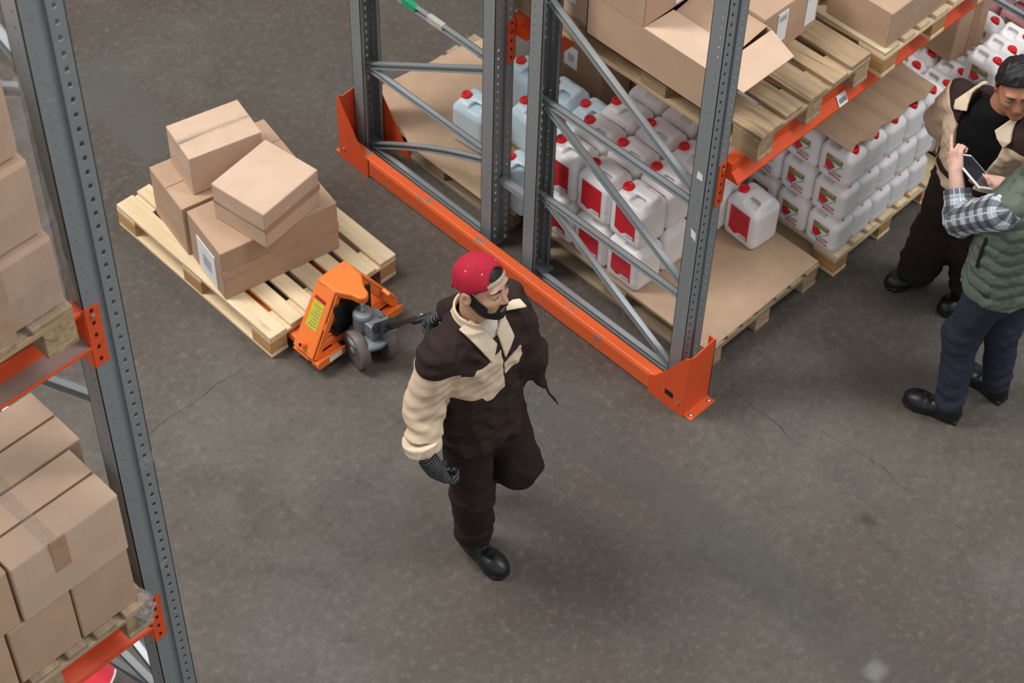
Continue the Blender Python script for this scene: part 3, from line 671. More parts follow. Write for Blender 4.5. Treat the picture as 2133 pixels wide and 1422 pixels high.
# ------------------------------------------------------------------ jugs
def jug_fn(sx, sy, h):
    hx, hy = sx/2, sy/2
    def fn(p):
        d = sd_box(p, (0, 0, h*0.42), (hx, hy, h*0.42), None, 0.030)
        # ribbed lower band and waist line
        d = d+0.0016*np.exp(-((p[:, 2]-h*0.30)/0.006)**2)+0.0016*np.exp(-((p[:, 2]-h*0.10)/0.006)**2)
        # sloped shoulders
        sh = sd_box(p, (0, 0, h*0.5), (hx*0.78, hy*0.80, h*0.445), None, 0.028)
        d = smin(d, sh, 0.030)
        # handle plateau with finger hole
        hd = sd_box(p, (0.010, -hy*0.27, h*0.90), (hx*0.34, hy*0.58, h*0.080), None, 0.016)
        d = smin(d, hd, 0.020)
        ho = sd_cone(p, (-0.2, -hy*0.22, h*0.895), (0.2, -hy*0.22, h*0.895), 0.0001, 0.0001)
        q = np.stack([p[:, 1]+hy*0.28, p[:, 2]-h*0.905], 1); ho = np.linalg.norm(np.maximum(np.abs(q)-np.array([hy*0.26, 0.003]), 0), axis=1)-0.007
        d = smax(d, -ho, 0.008)
        d = smin(d, sd_cone(p, (-hx*0.16, hy*0.58, h*0.74), (-hx*0.16, hy*0.58, h*0.865), 0.026, 0.020), 0.012)
        return d
    return fn
def jug_meshes(tag_, sx, sy, h, mat, mirror=False):
    me = net_mesh('jug_'+tag_, jug_fn(sx, sy, h), (-sx/2-0.02, -sy/2-0.02, -0.02), (sx/2+0.02, sy/2+0.02, h+0.03), 0.0055, mat)
    if mirror: me.transform(Matrix.Scale(-1, 4, (0, 1, 0))); me.flip_normals()
    c = MB(); seg = 24; k = 0.90 if mirror else 1.0; prof = [(0.0275*k, -0.006), (0.0285*k, 0.001), (0.0270*k, 0.021), (0.0245*k, 0.0255), (0.016*k, 0.0255), (0.015*k, 0.0243)]
    c.lathe(prof, seg); cm = c.mesh('cap_'+tag_, 'cap_red', True)
    return me, cm, (-sx/2*0.16, (-1 if mirror else 1)*sy/2*0.58, h*(0.875 if mirror else 0.900))
def label_red_mesh(sx, sy, h):
    m = MB(); x = -sx/2-0.0012; w = sy*0.32
    def q(y0, y1, z0, z1, mi, e=0): m.add([(x-e, y1, z0), (x-e, y0, z0), (x-e, y0, z1), (x-e, y1, z1)], [(0, 1, 2, 3)], mi)
    z0, z1 = h*0.12, h*0.78
    q(-w, w, z0, z1, 1); 
    m.add([(x-0.0004, w*0.95, z0+0.03), (x-0.0004, w*0.35, z0+0.012), (x-0.0004, -w*0.1, z0+0.034), (x-0.0004, -w*0.95, z0+0.012), (x-0.0004, -w*0.95, z1-0.003), (x-0.0004, w*0.95, z1-0.003)], [(0, 1, 2, 3, 4, 5)], 0)
    q(-w*0.80, -w*0.05, z0+0.012, z0+0.036, 1, 0.0008)
    for k in range(5): q(-w*0.72+k*0.008, -w*0.72+k*0.008+0.004, z0+0.016, z0+0.027, 2, 0.0012)
    q(w*0.05, w*0.6, z1-0.03, z1-0.022, 3, 0.0008)
    for k in range(5): q(-w*0.8, w*0.7-0.01*(k % 2), z1-0.045-0.011*k, z1-0.043-0.011*k, 3, 0.0008)
    return m.mesh('label_red', ['label_red', 'paper', 'grey_ink', 'label_darkred'])
def label_tri_mesh(sx, sy, h):
    m = MB(); x = -sx/2-0.0012; w = sy*0.275; z0, z1 = h*0.15, h*0.72; Z = z1-z0
    def pt(u, v, e): return (x-e, w-2*w*u, z0+Z*v)
    def poly(pts, mi, e): m.add([pt(u, v, e) for u, v in pts], [tuple(range(len(pts)))], mi)
    poly([(0, 0), (1, 0), (1, 1), (0, 1)], 0, 0)
    poly([(.05, .20), (.95, .04), (.95, .96), (.05, .96)], 3, .0003)
    poly([(.05, .92), (.05, .38), (.36, .20), (.60, .55)], 0, .0006)
    poly([(.05, .93), (.12, .70), (.98, .70), (.98, .86)], 2, .0009)
    poly([(.05, .99), (.05, .93), (.98, .86), (.98, .97)], 0, .0012)
    poly([(.30, .24), (.40, .20), (1.05, .70), (1.02, .80)], 1, .0016)
    poly([(.42, .255), (.45, .24), (1.03, .72), (1.02, .76)], 2, .0020)
    poly([(.22, .28), (.30, .16), (.40, .18), (.38, .30)], 4, .0022)
    poly([(.36, .16), (.36, .02), (.98, .02), (.98, .12)], 0, .0010)
    for k in range(4): u = .44+.13*k; poly([(u, .03), (u+.07, .03), (u+.07, .10), (u, .11)], 1, .0014)
    poly([(.40, .955), (.40, .925), (.9, .89), (.9, .925)], 1, .0016)
    return m.mesh('label_triangle', ['label_red', 'paper', 'label_green', 'label_grey', 'label_blue'])
J10 = jug_meshes('large', 0.180, 0.207, 0.283, 'jug_white'); JB = (J10[0].copy(), J10[1], J10[2]); JB[0].materials.clear(); JB[0].materials.append(MATS['jug_blue'])
J5 = jug_meshes('small', 0.141, 0.186, 0.222, 'jug_white', True)
JP = (J5[0].copy(), J5[1], J5[2]); JP[0].materials.clear(); JP[0].materials.append(MATS['jug_pink'])
L10 = label_red_mesh(0.180, 0.207, 0.283); L5 = label_tri_mesh(0.141, 0.186, 0.222); L5R = L5.copy(); L5R.materials[0] = MATS['label_darkred']; L5R.materials[3] = MATS['label_darkred']
def jug(kind, label, loc, rz=0.0, lab=None, group=None, sc=(1, 1, 1), sink=0.0):
    me, cm, cp = kind; t = thing('jug', label, 'jug', loc, rz+R(random.uniform(-1.5, 1.5) if kind in (J10, JB) else random.uniform(-0.5, 0.5)), group); t.scale = sc
    link('jug_body', me, t); link('cap', cm, t, loc=(cp[0], cp[1], cp[2]-sink), rot=(0, 0, random.uniform(0, 6)))
    if lab: link('label', lab, t)
    return t
ZJ = 0.152
rows = ['row nearest the aisle', 'middle row', 'farthest row']
for lv in range(2):
    for i in range(3):
        for j in range(4):
            jug(J10, 'red-labelled white jug, %s layer, %s, %s from the guard' % (['lower', 'upper'][lv], rows[i], ORD[j]), (0.236+0.190*j, 0.556+0.2145*i, ZJ+lv*0.285), 0, L10, 'red-labelled white jugs')
jug(J10, 'lone red-labelled jug standing apart on the bare cardboard', (0.842, 0.343, ZJ), R(-4), L10, 'red-labelled white jugs')
for k, (x, y, nm) in enumerate(((0.346, 1.730, 'alone on the cardboard sheet'), (0.716, 1.722, 'seen between the uprights, at the far side'), (0.521, 1.500, 'in the middle between the uprights'), (0.192, 1.272, 'lowest between the uprights'), (0.725, 1.492, 'right of the dark upright, below the orange beam'), (0.724, 1.278, 'peeking out behind the upper red-labelled jugs'), (0.539, 1.275, 'behind the diagonal brace by the dark upright'))):
    jug(JB, 'blue-tinted jug with red cap, '+nm, (x, y, ZJ), R([4, 0, -3, 0, 2, 0, 0][k]), None, 'blue-tinted jugs')
ZS = 0.147
for lv in range(3):
    for i in range(6):
        for j in range(5):
            if i > 0 and j > 0: continue
            jug(J5, 'small jug with triangle label, %s layer, %s' % (['bottom', 'middle', 'top'][lv], ('aisle side, %s from the bare cardboard' % ORD[j]) if i == 0 else ('end face, %s back from the aisle' % ORD[i])), (1.088+0.1465*j, 0.058+0.1925*i, ZS+lv*0.2235), 0, L5, 'small jugs with triangle labels', sink=0.0 if lv == 2 else 0.018)
# jugs beyond, on the half hidden pallet
pos = []
for j, x in enumerate((1.985, 2.106, 2.227)):
    for i, y in enumerate((-0.040, 0.150, 0.340)):
        for lv in range(2): pos.append((x, y, lv, '%s layer, %s in from the gap, %s row' % (['lower', 'middle'][lv], ORD[j], ['aisle', 'centre', 'rear'][i])))
for lv in range(2): pos.append((2.348, -0.040, lv, '%s layer, fourth in from the gap, aisle row' % ['lower', 'middle'][lv])); pos.append((2.545, 0.270, lv, '%s of the two standing beyond the tall carton' % ['lower', 'upper'][lv]))
for j, x in enumerate((2.062, 2.183, 2.304)): pos.append((x, -0.040, 2, 'top layer, %s behind the head of the man in brown' % ORD[j]))
for x, y, lv, nm in pos: jug(J5, 'far small jug, '+nm, (x, y, ZS+lv*0.2235), 0, L5, 'small jugs on the half hidden pallet', (0.83, 1, 1))
pallet('grey', 'pallet at the top right picture corner behind the next rack frame', (3.28, 0.52, 0), 0, 1.2, 0.8, 0.004)
for k, (y, lv) in enumerate(((0.10, 0), (0.30, 0), (0.50, 0), (0.10, 1), (0.30, 1), (0.50, 1))):
    jug(JP, 'pinkish jug with dark label in the top right corner, %s layer, %s from the aisle' % (['lower', 'upper'][lv], ORD[k % 3]), (2.975, y, ZS+lv*0.2235), 0, L5R, 'pinkish jugs in the top right corner')
# folded cardboard on the small jugs
def lid_sheet():
    m = MB(); nx, ny = 21, 9; vs = []; fs = []; z = ZS+3*0.2235+0.012
    for a in range(nx):
        for b in range(ny):
            x = 1.022+0.665*a/(nx-1); y = -0.022+0.66*b/(ny-1); zz = z+0.005*math.sin(a*0.9)*math.cos(b*0.9)+(0.020 if a % 4 in (1, 2, 3) else 0.006)-(0.006 if b == 5 else 0)
            if a == nx-1 and b < 3: x -= 0.03*(3-b)
            vs.append((x, y+0.012*math.sin(a*1.1), zz))
    for a in range(nx-1):
        for b in range(ny-1): fs.append((a*ny+b, (a+1)*ny+b, (a+1)*ny+b+1, a*ny+b+1))
    m.add(vs, fs); o = m.build('cardboard_sheet', 'card_sheet'); sm = o.modifiers.new('thickness', 'SOLIDIFY'); sm.thickness = 0.005
    tag(o, 'creased cardboard sheet lying over the wall of small jugs', 'cardboard', 'cardboard sheets')
lid_sheet()

# ------------------------------------------------------------------ pallet jack
K = thing('pallet_jack', 'orange hand pallet jack with black tow handle carrying the box load', 'pallet jack', (-0.925, 1.24, 0))
for s_ in (-1, 1):
    m = MB(); prof = [(-0.08, 0.055), (0.08, 0.055), (0.08, 0.092), (0.07, 0.098), (-0.07, 0.098), (-0.08, 0.092)]
    vs = [(s_*0.182+x*0.66, y, z) for y in (0.02, 1.15) for x, z in prof]; n = 6
    m.add(vs, [tuple(range(n)), tuple(range(2*n-1, n-1, -1))]+[(i, (i+1) % n, n+(i+1) % n, n+i) for i in range(n)])
    f = m.build('fork', 'orange_jack', K, bevel=0.004)
    m = MB(); m.lathe([(0.038, -0.045), (0.04, -0.04), (0.04, 0.04), (0.038, 0.045)], 18, 0, Matrix.Translation((s_*0.182, 1.02, 0.0405)) @ Matrix.Rotation(R(90), 4, 'Y')); m.build('load_roller', 'black_rubber', f, True)
m = MB(); m.box(-0.262, 0.262, 0.02, 0.045, 0.055, 0.13); m.box(-0.262, 0.262, 0.02, 0.15, 0.055, 0.07); m.build('cross_frame', 'orange_jack', K, bevel=0.004)
# inverted-V mast arms ending in the rounded head plate
def slab(pts, thick, nrm):
    """polygon in space thickened along nrm"""
    m = MB(); n = len(pts); N = Vector(nrm).normalized()*thick
    vs = [Vector(p) for p in pts]+[Vector(p)+N for p in pts]
    m.add(vs, [tuple(range(n)), tuple(range(2*n-1, n-1, -1))]+[(i, (i+1) % n, n+(i+1) % n, n+i) for i in range(n)]); return m
for s_ in (-1, 1):
    bx0, bx1 = s_*0.262, s_*0.07
    pts = [(bx0, 0.0, 0.10), (bx0, 0.135, 0.10), (bx1, 0.155, 0.395), (bx1, 0.035, 0.395)]
    arm = slab(pts, 0.012, (s_*0.84, 0, 0.54)).build('mast_arm', 'orange_jack', K, bevel=0.004)
    e = [Vector(p) for p in pts]
    m = slab([e[0], e[3], e[3]+Vector((-s_*0.03, 0, -0.02)), e[0]+Vector((-s_*0.03, 0, -0.02))], 0.008, (0, -1, 0)); m.build('arm_flange', 'orange_jack', arm, bevel=0.003)
    if s_ < 0:
        N = Vector((s_*0.84, 0, 0.54)).normalized()*0.0135; q = lambda u, v: e[0].lerp(e[3], u).lerp(e[1].lerp(e[2], u), v)+N
        m = MB(); m.add([q(0.36, 0.22), q(0.36, 0.80), q(0.74, 0.80), q(0.74, 0.22)], [(0, 1, 2, 3)]); m.build('warning_label', 'yellow', arm)
        m = MB(); m.add([q(0.755, 0.22), q(0.755, 0.80), q(0.80, 0.80), q(0.80, 0.22)], [(0, 1, 2, 3)]); m.build('warning_label_strip', 'label_darkred', arm)
        m = MB()
        for k in range(7): m.add([q(0.40+0.045*k, 0.28), q(0.40+0.045*k, 0.72-0.08*(k % 3)), q(0.412+0.045*k, 0.72-0.08*(k % 3)), q(0.412+0.045*k, 0.28)], [(0, 1, 2, 3)])
        for i, v in enumerate(m.v): m.v[i] = tuple(Vector(v)+N*0.04)
        o = m.build('warning_text', 'grey_ink', arm); o['kind'] = 'stuff'
        m = MB(); m.tube([q(0.12, 0.5), q(0.12, 0.5)+N*2.4], 0.014, 12); m.build('axle_stub', 'orange_jack', arm)
        m = MB(); m.tube([q(0.12, 0.5)+N*2.38, q(0.12, 0.5)+N*2.46], 0.009, 12); m.build('axle_bore', 'hole_dark', arm)
    else:
        m = MB(); m.tube([(0.18, -0.0, 0.24), (0.18, -0.045, 0.24)], 0.013, 10); m.build('axle_stub', 'orange_jack', arm)
foot = MB(); foot.box(-0.262, -0.10, -0.035, 0.02, 0.055, 0.085); foot.box(-0.262, -0.10, -0.04, -0.034, 0.055, 0.11); ft = foot.build('front_lip', 'orange_jack', K, bevel=0.003)
lp = MB(); lp.box(-0.20, -0.125, -0.0412, -0.040, 0.065, 0.098); lp.build('rating_plate', 'paper', ft)
foot = MB(); foot.box(0.10, 0.262, -0.035, 0.02, 0.055, 0.085); foot.box(0.10, 0.262, -0.04, -0.034, 0.055, 0.11); foot.build('front_lip', 'orange_jack', K, bevel=0.003)
m = MB(); poly = [(-0.075, 0.155), (-0.09, 0.14), (-0.078, 0.03), (-0.04, -0.03), (-0.028, -0.075), (0.0, -0.092), (0.028, -0.075), (0.04, -0.03), (0.078, 0.03), (0.09, 0.14), (0.075, 0.155)]
m.prism(poly, 0.362, 0.405); m.build('head_plate', 'orange_jack', K, bevel=0.012, seg=3)
# hydraulic unit and steering wheels
PX, PY = 0.0, -0.095
m = MB(); m.lathe([(0.013, 0.26), (0.013, 0.37)], 14, 0, Matrix.Translation((PX, PY+0.035, 0))); m.build('piston_rod', 'bolt', K, True)
S = MB(); S.lathe([(0.05, 0.16), (0.05, 0.27), (0.042, 0.285), (0.02, 0.287)], 20, 0, Matrix.Translation((PX, PY+0.035, 0))); S.box(PX-0.03, PX+0.075, PY-0.06, PY+0.03, 0.17, 0.26); S.box(PX+0.015, PX+0.065, PY-0.10, PY-0.04, 0.16, 0.225)
pump = S.build('pump_housing', 'cast_grey', K, bevel=0.006, seg=2)
m = MB(); m.lathe([(0.10, 0.138), (0.105, 0.142), (0.105, 0.158), (0.095, 0.165), (0.03, 0.168)], 28, 0, Matrix.Translation((PX, PY, 0)) @ Matrix.Diagonal((1.0, 0.95, 1, 1))); m.build('turntable', 'cast_grey', K, True)
for k in range(4):
    m = MB(); m.lathe([(0.022, 0.172+0.012*k), (0.026, 0.176+0.012*k), (0.022, 0.181+0.012*k)], 14, 0, Matrix.Translation((PX+0.075, PY-0.075, 0.02))); m.build('spring_coil', 'cast_grey', pump, True)
m = MB(); m.tube([(PX+0.05, PY-0.03, 0.262), (PX+0.062, PY-0.03, 0.275)], 0.012, 8); m.build('bolt_head', 'bolt', pump)
st = Matrix.Rotation(R(-14), 4, 'Z')
for s_ in (-1, 1):
    M = Matrix.Translation((PX, PY-0.01, 0.098)) @ st @ Matrix.Translation((s_*0.072, 0, 0)) @ Matrix.Rotation(R(90), 4, 'Y')
    m = MB(); m.lathe([(0.070, -0.024), (0.092, -0.027), (0.098, -0.022), (0.098, 0.022), (0.092, 0.027), (0.070, 0.024)], 30, 0, M); wh = m.build('steering_wheel', 'wheel_tan', K, True)
    m = MB(); m.lathe([(0.071, -0.014), (0.071, 0.014)], 24, 0, M); m.build('wheel_web', 'black_metal', wh)
    m = MB(); m.lathe([(0.022, -0.03), (0.022, 0.03)], 14, 0, M); m.build('hub', 'cast_grey', wh, True)
m = MB(); m.tube([st @ Vector((-0.09, 0, 0))+Vector((PX, PY-0.01, 0.098)), st @ Vector((0.09, 0, 0))+Vector((PX, PY-0.01, 0.098))], 0.012, 10); m.box(PX-0.035, PX+0.035, PY-0.04, PY+0.02, 0.09, 0.15); m.build('axle_bracket', 'cast_grey', K)
m = MB(); m.tube([(-0.02, 0.02, 0.15), (-0.09, 0.03, 0.17), (-0.16, 0.05, 0.16), (-0.20, 0.06, 0.12)], 0.013, 8); m.build('linkage_rod', 'black_metal', K, True)
m = MB(); m.box(-0.11, 0.11, 0.01, 0.05, 0.13, 0.33); m.build('back_plate', 'black_metal', K)
# tow handle up to the man's hand
hb = Vector((PX+0.02, PY-0.085, 0.265)); ht = Vector((-1.115+0.925, 0.475-1.24, 1.00)); d = (ht-hb).normalized(); sd = d.cross(Vector((0, 0, 1))).normalized(); un = sd.cross(d)
m = MB(); m.bar(hb-d*0.06, hb+d*0.13, 0.085, 0.05, 0, un); m.bar(hb-d*0.02, hb+d*0.06, 0.11, 0.03, 0, un); m.build('handle_socket', 'black_metal', K, bevel=0.006)
m = MB(); m.bar(hb+d*0.08, ht-d*0.16, 0.036, 0.024, 0, un); m.build('tow_bar', 'black_metal', K, bevel=0.005)
a0 = ht-d*0.17; loop = [a0, a0+d*0.05+sd*0.07, a0+d*0.12+sd*0.095, a0+d*0.17+sd*0.08, a0+d*0.185, a0+d*0.17-sd*0.08, a0+d*0.12-sd*0.095, a0+d*0.05-sd*0.07, a0]
m = MB(); m.tube(loop, 0.013, 10, caps=False); m.build('handle_loop', 'black_rubber', K, True)
m = MB(); m.bar(a0+d*0.03+sd*0.045+un*0.012, a0+d*0.13+sd*0.055+un*0.02, 0.012, 0.008, 0, un); m.build('release_lever', 'bolt', K)

# ------------------------------------------------------------------ people
def V3(*a): return np.array(a, np.float32)
def unit(v): v = np.asarray(v, np.float32); return v/np.linalg.norm(v)
_rw = np.random.RandomState(11)
_WK = [(_rw.normal(size=3)*np.array([14, 14, 26])*(1+0.5*i), _rw.uniform(0, 6.28)) for i in range(6)]
def folds(p, amp, f=1.0):
    s = 0; q = p+0.030*np.sin(p[:, [2, 0, 1]]*13*f)+0.010*np.sin(p[:, [1, 2, 0]]*41*f)
    for i, (k, ph) in enumerate(_WK): s = s+(np.abs(np.sin(q@(k*f*0.62)+ph))-0.64)/(1+0.35*i)
    return amp*s*0.9
def column(p, zs, cs, a, b, f, pw=2.5):            # lofted elliptical trunk along z; f = facing (xy)
    z = p[:, 2]; cx = np.interp(z, zs, [c[0] for c in cs]); cy = np.interp(z, zs, [c[1] for c in cs]); A = np.interp(z, zs, a); B = np.interp(z, zs, b)
    x = p[:, 0]-cx; y = p[:, 1]-cy; u = x*(-f[1])+y*f[0]; v = x*f[0]+y*f[1]
    k = (np.abs(u/A)**pw+np.abs(v/B)**pw)**(1/pw); d = (k-1)*np.minimum(A, B)*0.92
    return np.maximum(d, np.maximum(zs[0]-z, z-zs[-1]))
def frame(f, pitch=0.0, roll=0.0):                 # rows forward, left, up; pitch>0 looks down
    yaw = math.atan2(f[1], f[0]); F = np.array([math.cos(pitch)*math.cos(yaw), math.cos(pitch)*math.sin(yaw), -math.sin(pitch)])
    l = np.array([-math.sin(yaw), math.cos(yaw), 0]); u = np.cross(F, l)
    return np.stack([F, l*math.cos(roll)+u*math.sin(roll), -l*math.sin(roll)+u*math.cos(roll)]).astype(np.float32)
def head_sdf(p, c, M, s=1.0, ears=True):
    q = (p-c)@M.T/s; qa = np.stack([q[:, 0], np.abs(q[:, 1]), q[:, 2]], 1)
    d = sd_ell(q, (-0.004, 0, 0.022), (0.092, 0.077, 0.094))
    d = smin(d, sd_ell(q, (0.030, 0, -0.030), (0.066, 0.062, 0.075)), 0.03)
    d = smin(d, sd_ell(q, (0.048, 0, -0.080), (0.044, 0.044, 0.036)), 0.03)
    d = smin(d, sd_ell(qa, (0.060, 0.038, -0.022), (0.030, 0.026, 0.024)), 0.02)
    d = smin(d, sd_ell(qa, (0.078, 0.026, 0.034), (0.018, 0.028, 0.010)), 0.015)
    d = smax(d, -sd_ell(qa, (0.101, 0.032, 0.010), (0.018, 0.020, 0.012)), 0.012)
    d = smin(d, sd_ell(qa, (0.079, 0.032, 0.010), (0.014, 0.017, 0.0125)), 0.004)
    d = smin(d, sd_cone(q, (0.088, 0, 0.020), (0.108, 0, -0.026), 0.0085, 0.0110), 0.012)
    d = smin(d, sd_ell(qa, (0.098, 0.011, -0.030), (0.010, 0.0075, 0.0075)), 0.006)
    d = smin(d, sd_ell(q, (0.090, 0, -0.055), (0.012, 0.024, 0.006)), 0.006)
    d = smin(d, sd_ell(q, (0.087, 0, -0.067), (0.012, 0.021, 0.007)), 0.005)
    d = smin(d, sd_ell(q, (0.080, 0, -0.097), (0.018, 0.022, 0.016)), 0.018)
    if ears:
        e = sd_ell(qa, (-0.006, 0.083, -0.008), (0.021, 0.010, 0.033)); e = smax(e, -sd_ell(qa, (-0.002, 0.094, -0.006), (0.011, 0.008, 0.019)), 0.005)
        d = smin(d, e, 0.008)
    return d*s
def hand_sdf(p, w, d, n, side, curls=(0.5, 0.5, 0.5, 0.5), thumb=0.5, sc=1.0, inf=0.0, spread=0.1):
    """w wrist, d finger direction, n palm normal; side=+1 puts the thumb on d x n"""
    d = unit(d); n = np.asarray(n, np.float32); n = unit(n-d*(n@d)); s = np.cross(d, n)*side
    M = np.stack([d, s, n]); q = (p-w)@M.T/sc
    r = sd_box(q, (0.050, 0.0, 0), (0.046, 0.040, 0.014), None, 0.013)
    r = smin(r, sd_cone(q, (-0.01, 0, 0), (0.03, 0, 0), 0.026, 0.026), 0.02)
    for i, (so, L, r0) in enumerate(((0.030, 0.074, 0.0090), (0.0105, 0.082, 0.0093), (-0.0095, 0.076, 0.0088), (-0.0290, 0.060, 0.0080))):
        a = V3(0.088, so, 0); ang = curls[i]*0.55; sp = spread*(so/0.03)
        for k, fr in enumerate((0.45, 0.30, 0.25)):
            b = a+L*fr*V3(math.cos(ang)*math.cos(sp), math.sin(sp)*math.cos(ang), math.sin(ang))
            e = sd_cone(q, a, b, r0*(1-0.08*k), r0*(1-0.08*(k+1))); r = smin(r, e, 0.005); a = b; ang += curls[i]
    a = V3(0.018, 0.030, 0.004); b = a+V3(0.030, 0.028, 0.012); c = b+0.032*unit(V3(1, 0.5-thumb, 0.35+thumb*0.8)); e_ = c+0.026*unit(V3(1, 0.1-thumb*1.2, 0.3+thumb))
    r = smin(r, chain(q, [a, b, c, e_], [0.015, 0.012, 0.0105, 0.009], 0.008), 0.010)
    return r*sc-inf
def shoe_sdf(p, heel, toe, sc=1.0):
    f = unit(np.asarray(toe)-np.asarray(heel)); L = float(np.linalg.norm(np.asarray(toe)-np.asarray(heel))); l = unit(np.cross([0, 0, 1], f)); u = np.cross(f, l)
    q = (p-np.asarray(heel, np.float32))@np.stack([f, l, u]).T
    d = sd_ell(q, (L*0.70, 0, 0.036), (L*0.31, 0.055, 0.046)); d = smin(d, sd_ell(q, (L*0.22, 0, 0.045), (L*0.24, 0.040, 0.060)), 0.05)
    d = smin(d, sd_cone(q, (L*0.20, 0, 0.06), (L*0.18, 0, 0.13), 0.042, 0.044), 0.03)
    # crease over the toes and flat sole
    d = d+0.0018*np.sin(q[:, 0]*150)*np.exp(-((q[:, 0]-L*0.58)/0.03)**2)
    wd = np.interp(q[:, 0]/L, [0, 0.2, 0.45, 0.72, 0.9, 1.0], [0.034, 0.042, 0.040, 0.057, 0.050, 0.024])
    sole = np.maximum(np.abs(q[:, 1])-wd, np.maximum(np.maximum(-q[:, 0], q[:, 0]-L), q[:, 2]-0.020))
    return smax(smin(d, sole, 0.006), -q[:, 2], 0.004)
def poly2(u, z, pts):                               # convex polygon, ccw
    d = None; n = len(pts)
    for i in range(n):
        (x0, y0), (x1, y1) = pts[i], pts[(i+1) % n]; ex, ey = x1-x0, y1-y0; L = math.hypot(ex, ey)
        e = ((u-x0)*ey-(z-y0)*ex)/L; d = e if d is None else np.maximum(d, e)
    return d
def pbuild(parent, name, fn, pts, margin, h, mats, attrs=None, st=4, sm=1):
    P_ = np.array(pts); return link(name, net_mesh(name, fn, P_.min(0)-margin, P_.max(0)+margin, h, mats, attrs, st, sm), parent)
# --- cloth and skin materials
def cloth(name, rgb, rgb2=None, attr='pan', rough=0.85, stain=None, weave=420, var=0.10):
    n = NT(name); p = n.pos(); c = lin(rgb); f = n.noise(9, 5, 0.65, p); w = n.noise(weave, 2, 0.5, p)
    col = n.ramp(f, (0.3, dk(c, 1-var)), (0.7, dk(c, 1+var)))
    if stain: col = n.mix(n.ramp(n.noise(5, 6, 0.75, p, 1.0), (0.62, (0, 0, 0)), (0.80, (.55, .55, .55))), col, lin(stain))
    if rgb2:
        c2 = lin(rgb2); col2 = n.ramp(f, (0.3, dk(c2, 0.90)), (0.7, dk(c2, 1.05)))
        col = n.mix(n.math('GREATER_THAN', n.attr(attr), 0.0), col, col2)
    n.set(col, rough, Specular_IOR_Level=0.2); n.bump(w, 0.12, 0.001)
    MATS[name] = n.m
cloth('jacket', (52, 39, 35), (212, 188, 160), stain=(96, 76, 68)); cloth('beige_cloth', (218, 198, 172)); cloth('trousers_brown', (42, 33, 30), stain=(72, 57, 50)); cloth('shirt_cream', (214, 206, 190)); cloth('shirt_black', (14, 14, 16)); cloth('trousers_navy', (48, 51, 64), stain=(70, 68, 74)); cloth('vest_green', (94, 104, 90), rough=0.45, weave=120); cloth('cap_cloth', (170, 36, 56), stain=(198, 84, 94), var=0.2); cloth('strap_cloth', (176, 166, 146))
plain('hair_black', (16, 14, 14), 0.55, var=0.3, scale=300); plain('beard', (26, 19, 16), 0.7, var=0.4, scale=400); plain('shoe_leather', (20, 21, 24), 0.38, var=0.2); plain('eye_white', (168, 158, 150), 0.3, var=0.02); plain('eye_dark', (20, 14, 12), 0.2); plain('blue_plastic', (28, 58, 150), 0.4)
def skin(name, rgb):
    n = NT(name); p = n.pos(); c = lin(rgb); f = n.noise(30, 4, 0.6, p)
    col = n.ramp(f, (0.3, dk(c, 0.93)), (0.7, dk(c, 1.05)))
    col = n.mix(n.attr('lip'), col, lin((172, 96, 88)))
    col = n.mix(n.attr('dark'), col, lin((44, 30, 26)))
    n.set(col, 0.5, Subsurface_Weight=0.15, Subsurface_Scale=0.01); n.bump(n.noise(500, 2, 0.5, p), 0.05, 0.0006)
    MATS[name] = n.m
skin('skin_a', (205, 158, 130)); skin('skin_b', (176, 122, 92)); skin('skin_c', (216, 172, 154))
def glove_mat():
    n = NT('glove_knit'); s = n.attr('st'); w = n.math('SINE', n.math('MULTIPLY', s, 620.0)); p = n.pos()
    m = n.math('GREATER_THAN', n.math('MULTIPLY', w, n.noise(40, 3, 0.6, p)), 0.30)
    n.set(n.mix(m, lin((28, 28, 32)), lin((112, 112, 114))), 0.9); n.bump(w, 0.3, 0.001); MATS['glove_knit'] = n.m
glove_mat()
def plaid_mat():
    n = NT('plaid'); a, b = n.attr('pa'), n.attr('pb')
    def stripe(v, per, wd, ph=0.0): return n.math('LESS_THAN', n.math('FRACT', n.math('ADD', n.math('DIVIDE', v, per), ph)), wd)
    col = n.mix(0.0, lin((188, 196, 203)), lin((188, 196, 203)))
    for v in (a, b):
        col = n.mix(n.math('MULTIPLY', stripe(v, 0.078, 0.42), 0.70), col, lin((38, 41, 50)))
        col = n.mix(n.math('MULTIPLY', stripe(v, 0.078, 0.07, 0.35), 0.75), col, lin((226, 230, 234)))
    n.set(col, 0.9); n.bump(n.noise(500, 2, 0.5, n.pos()), 0.1, 0.001); MATS['plaid'] = n.m
plaid_mat()
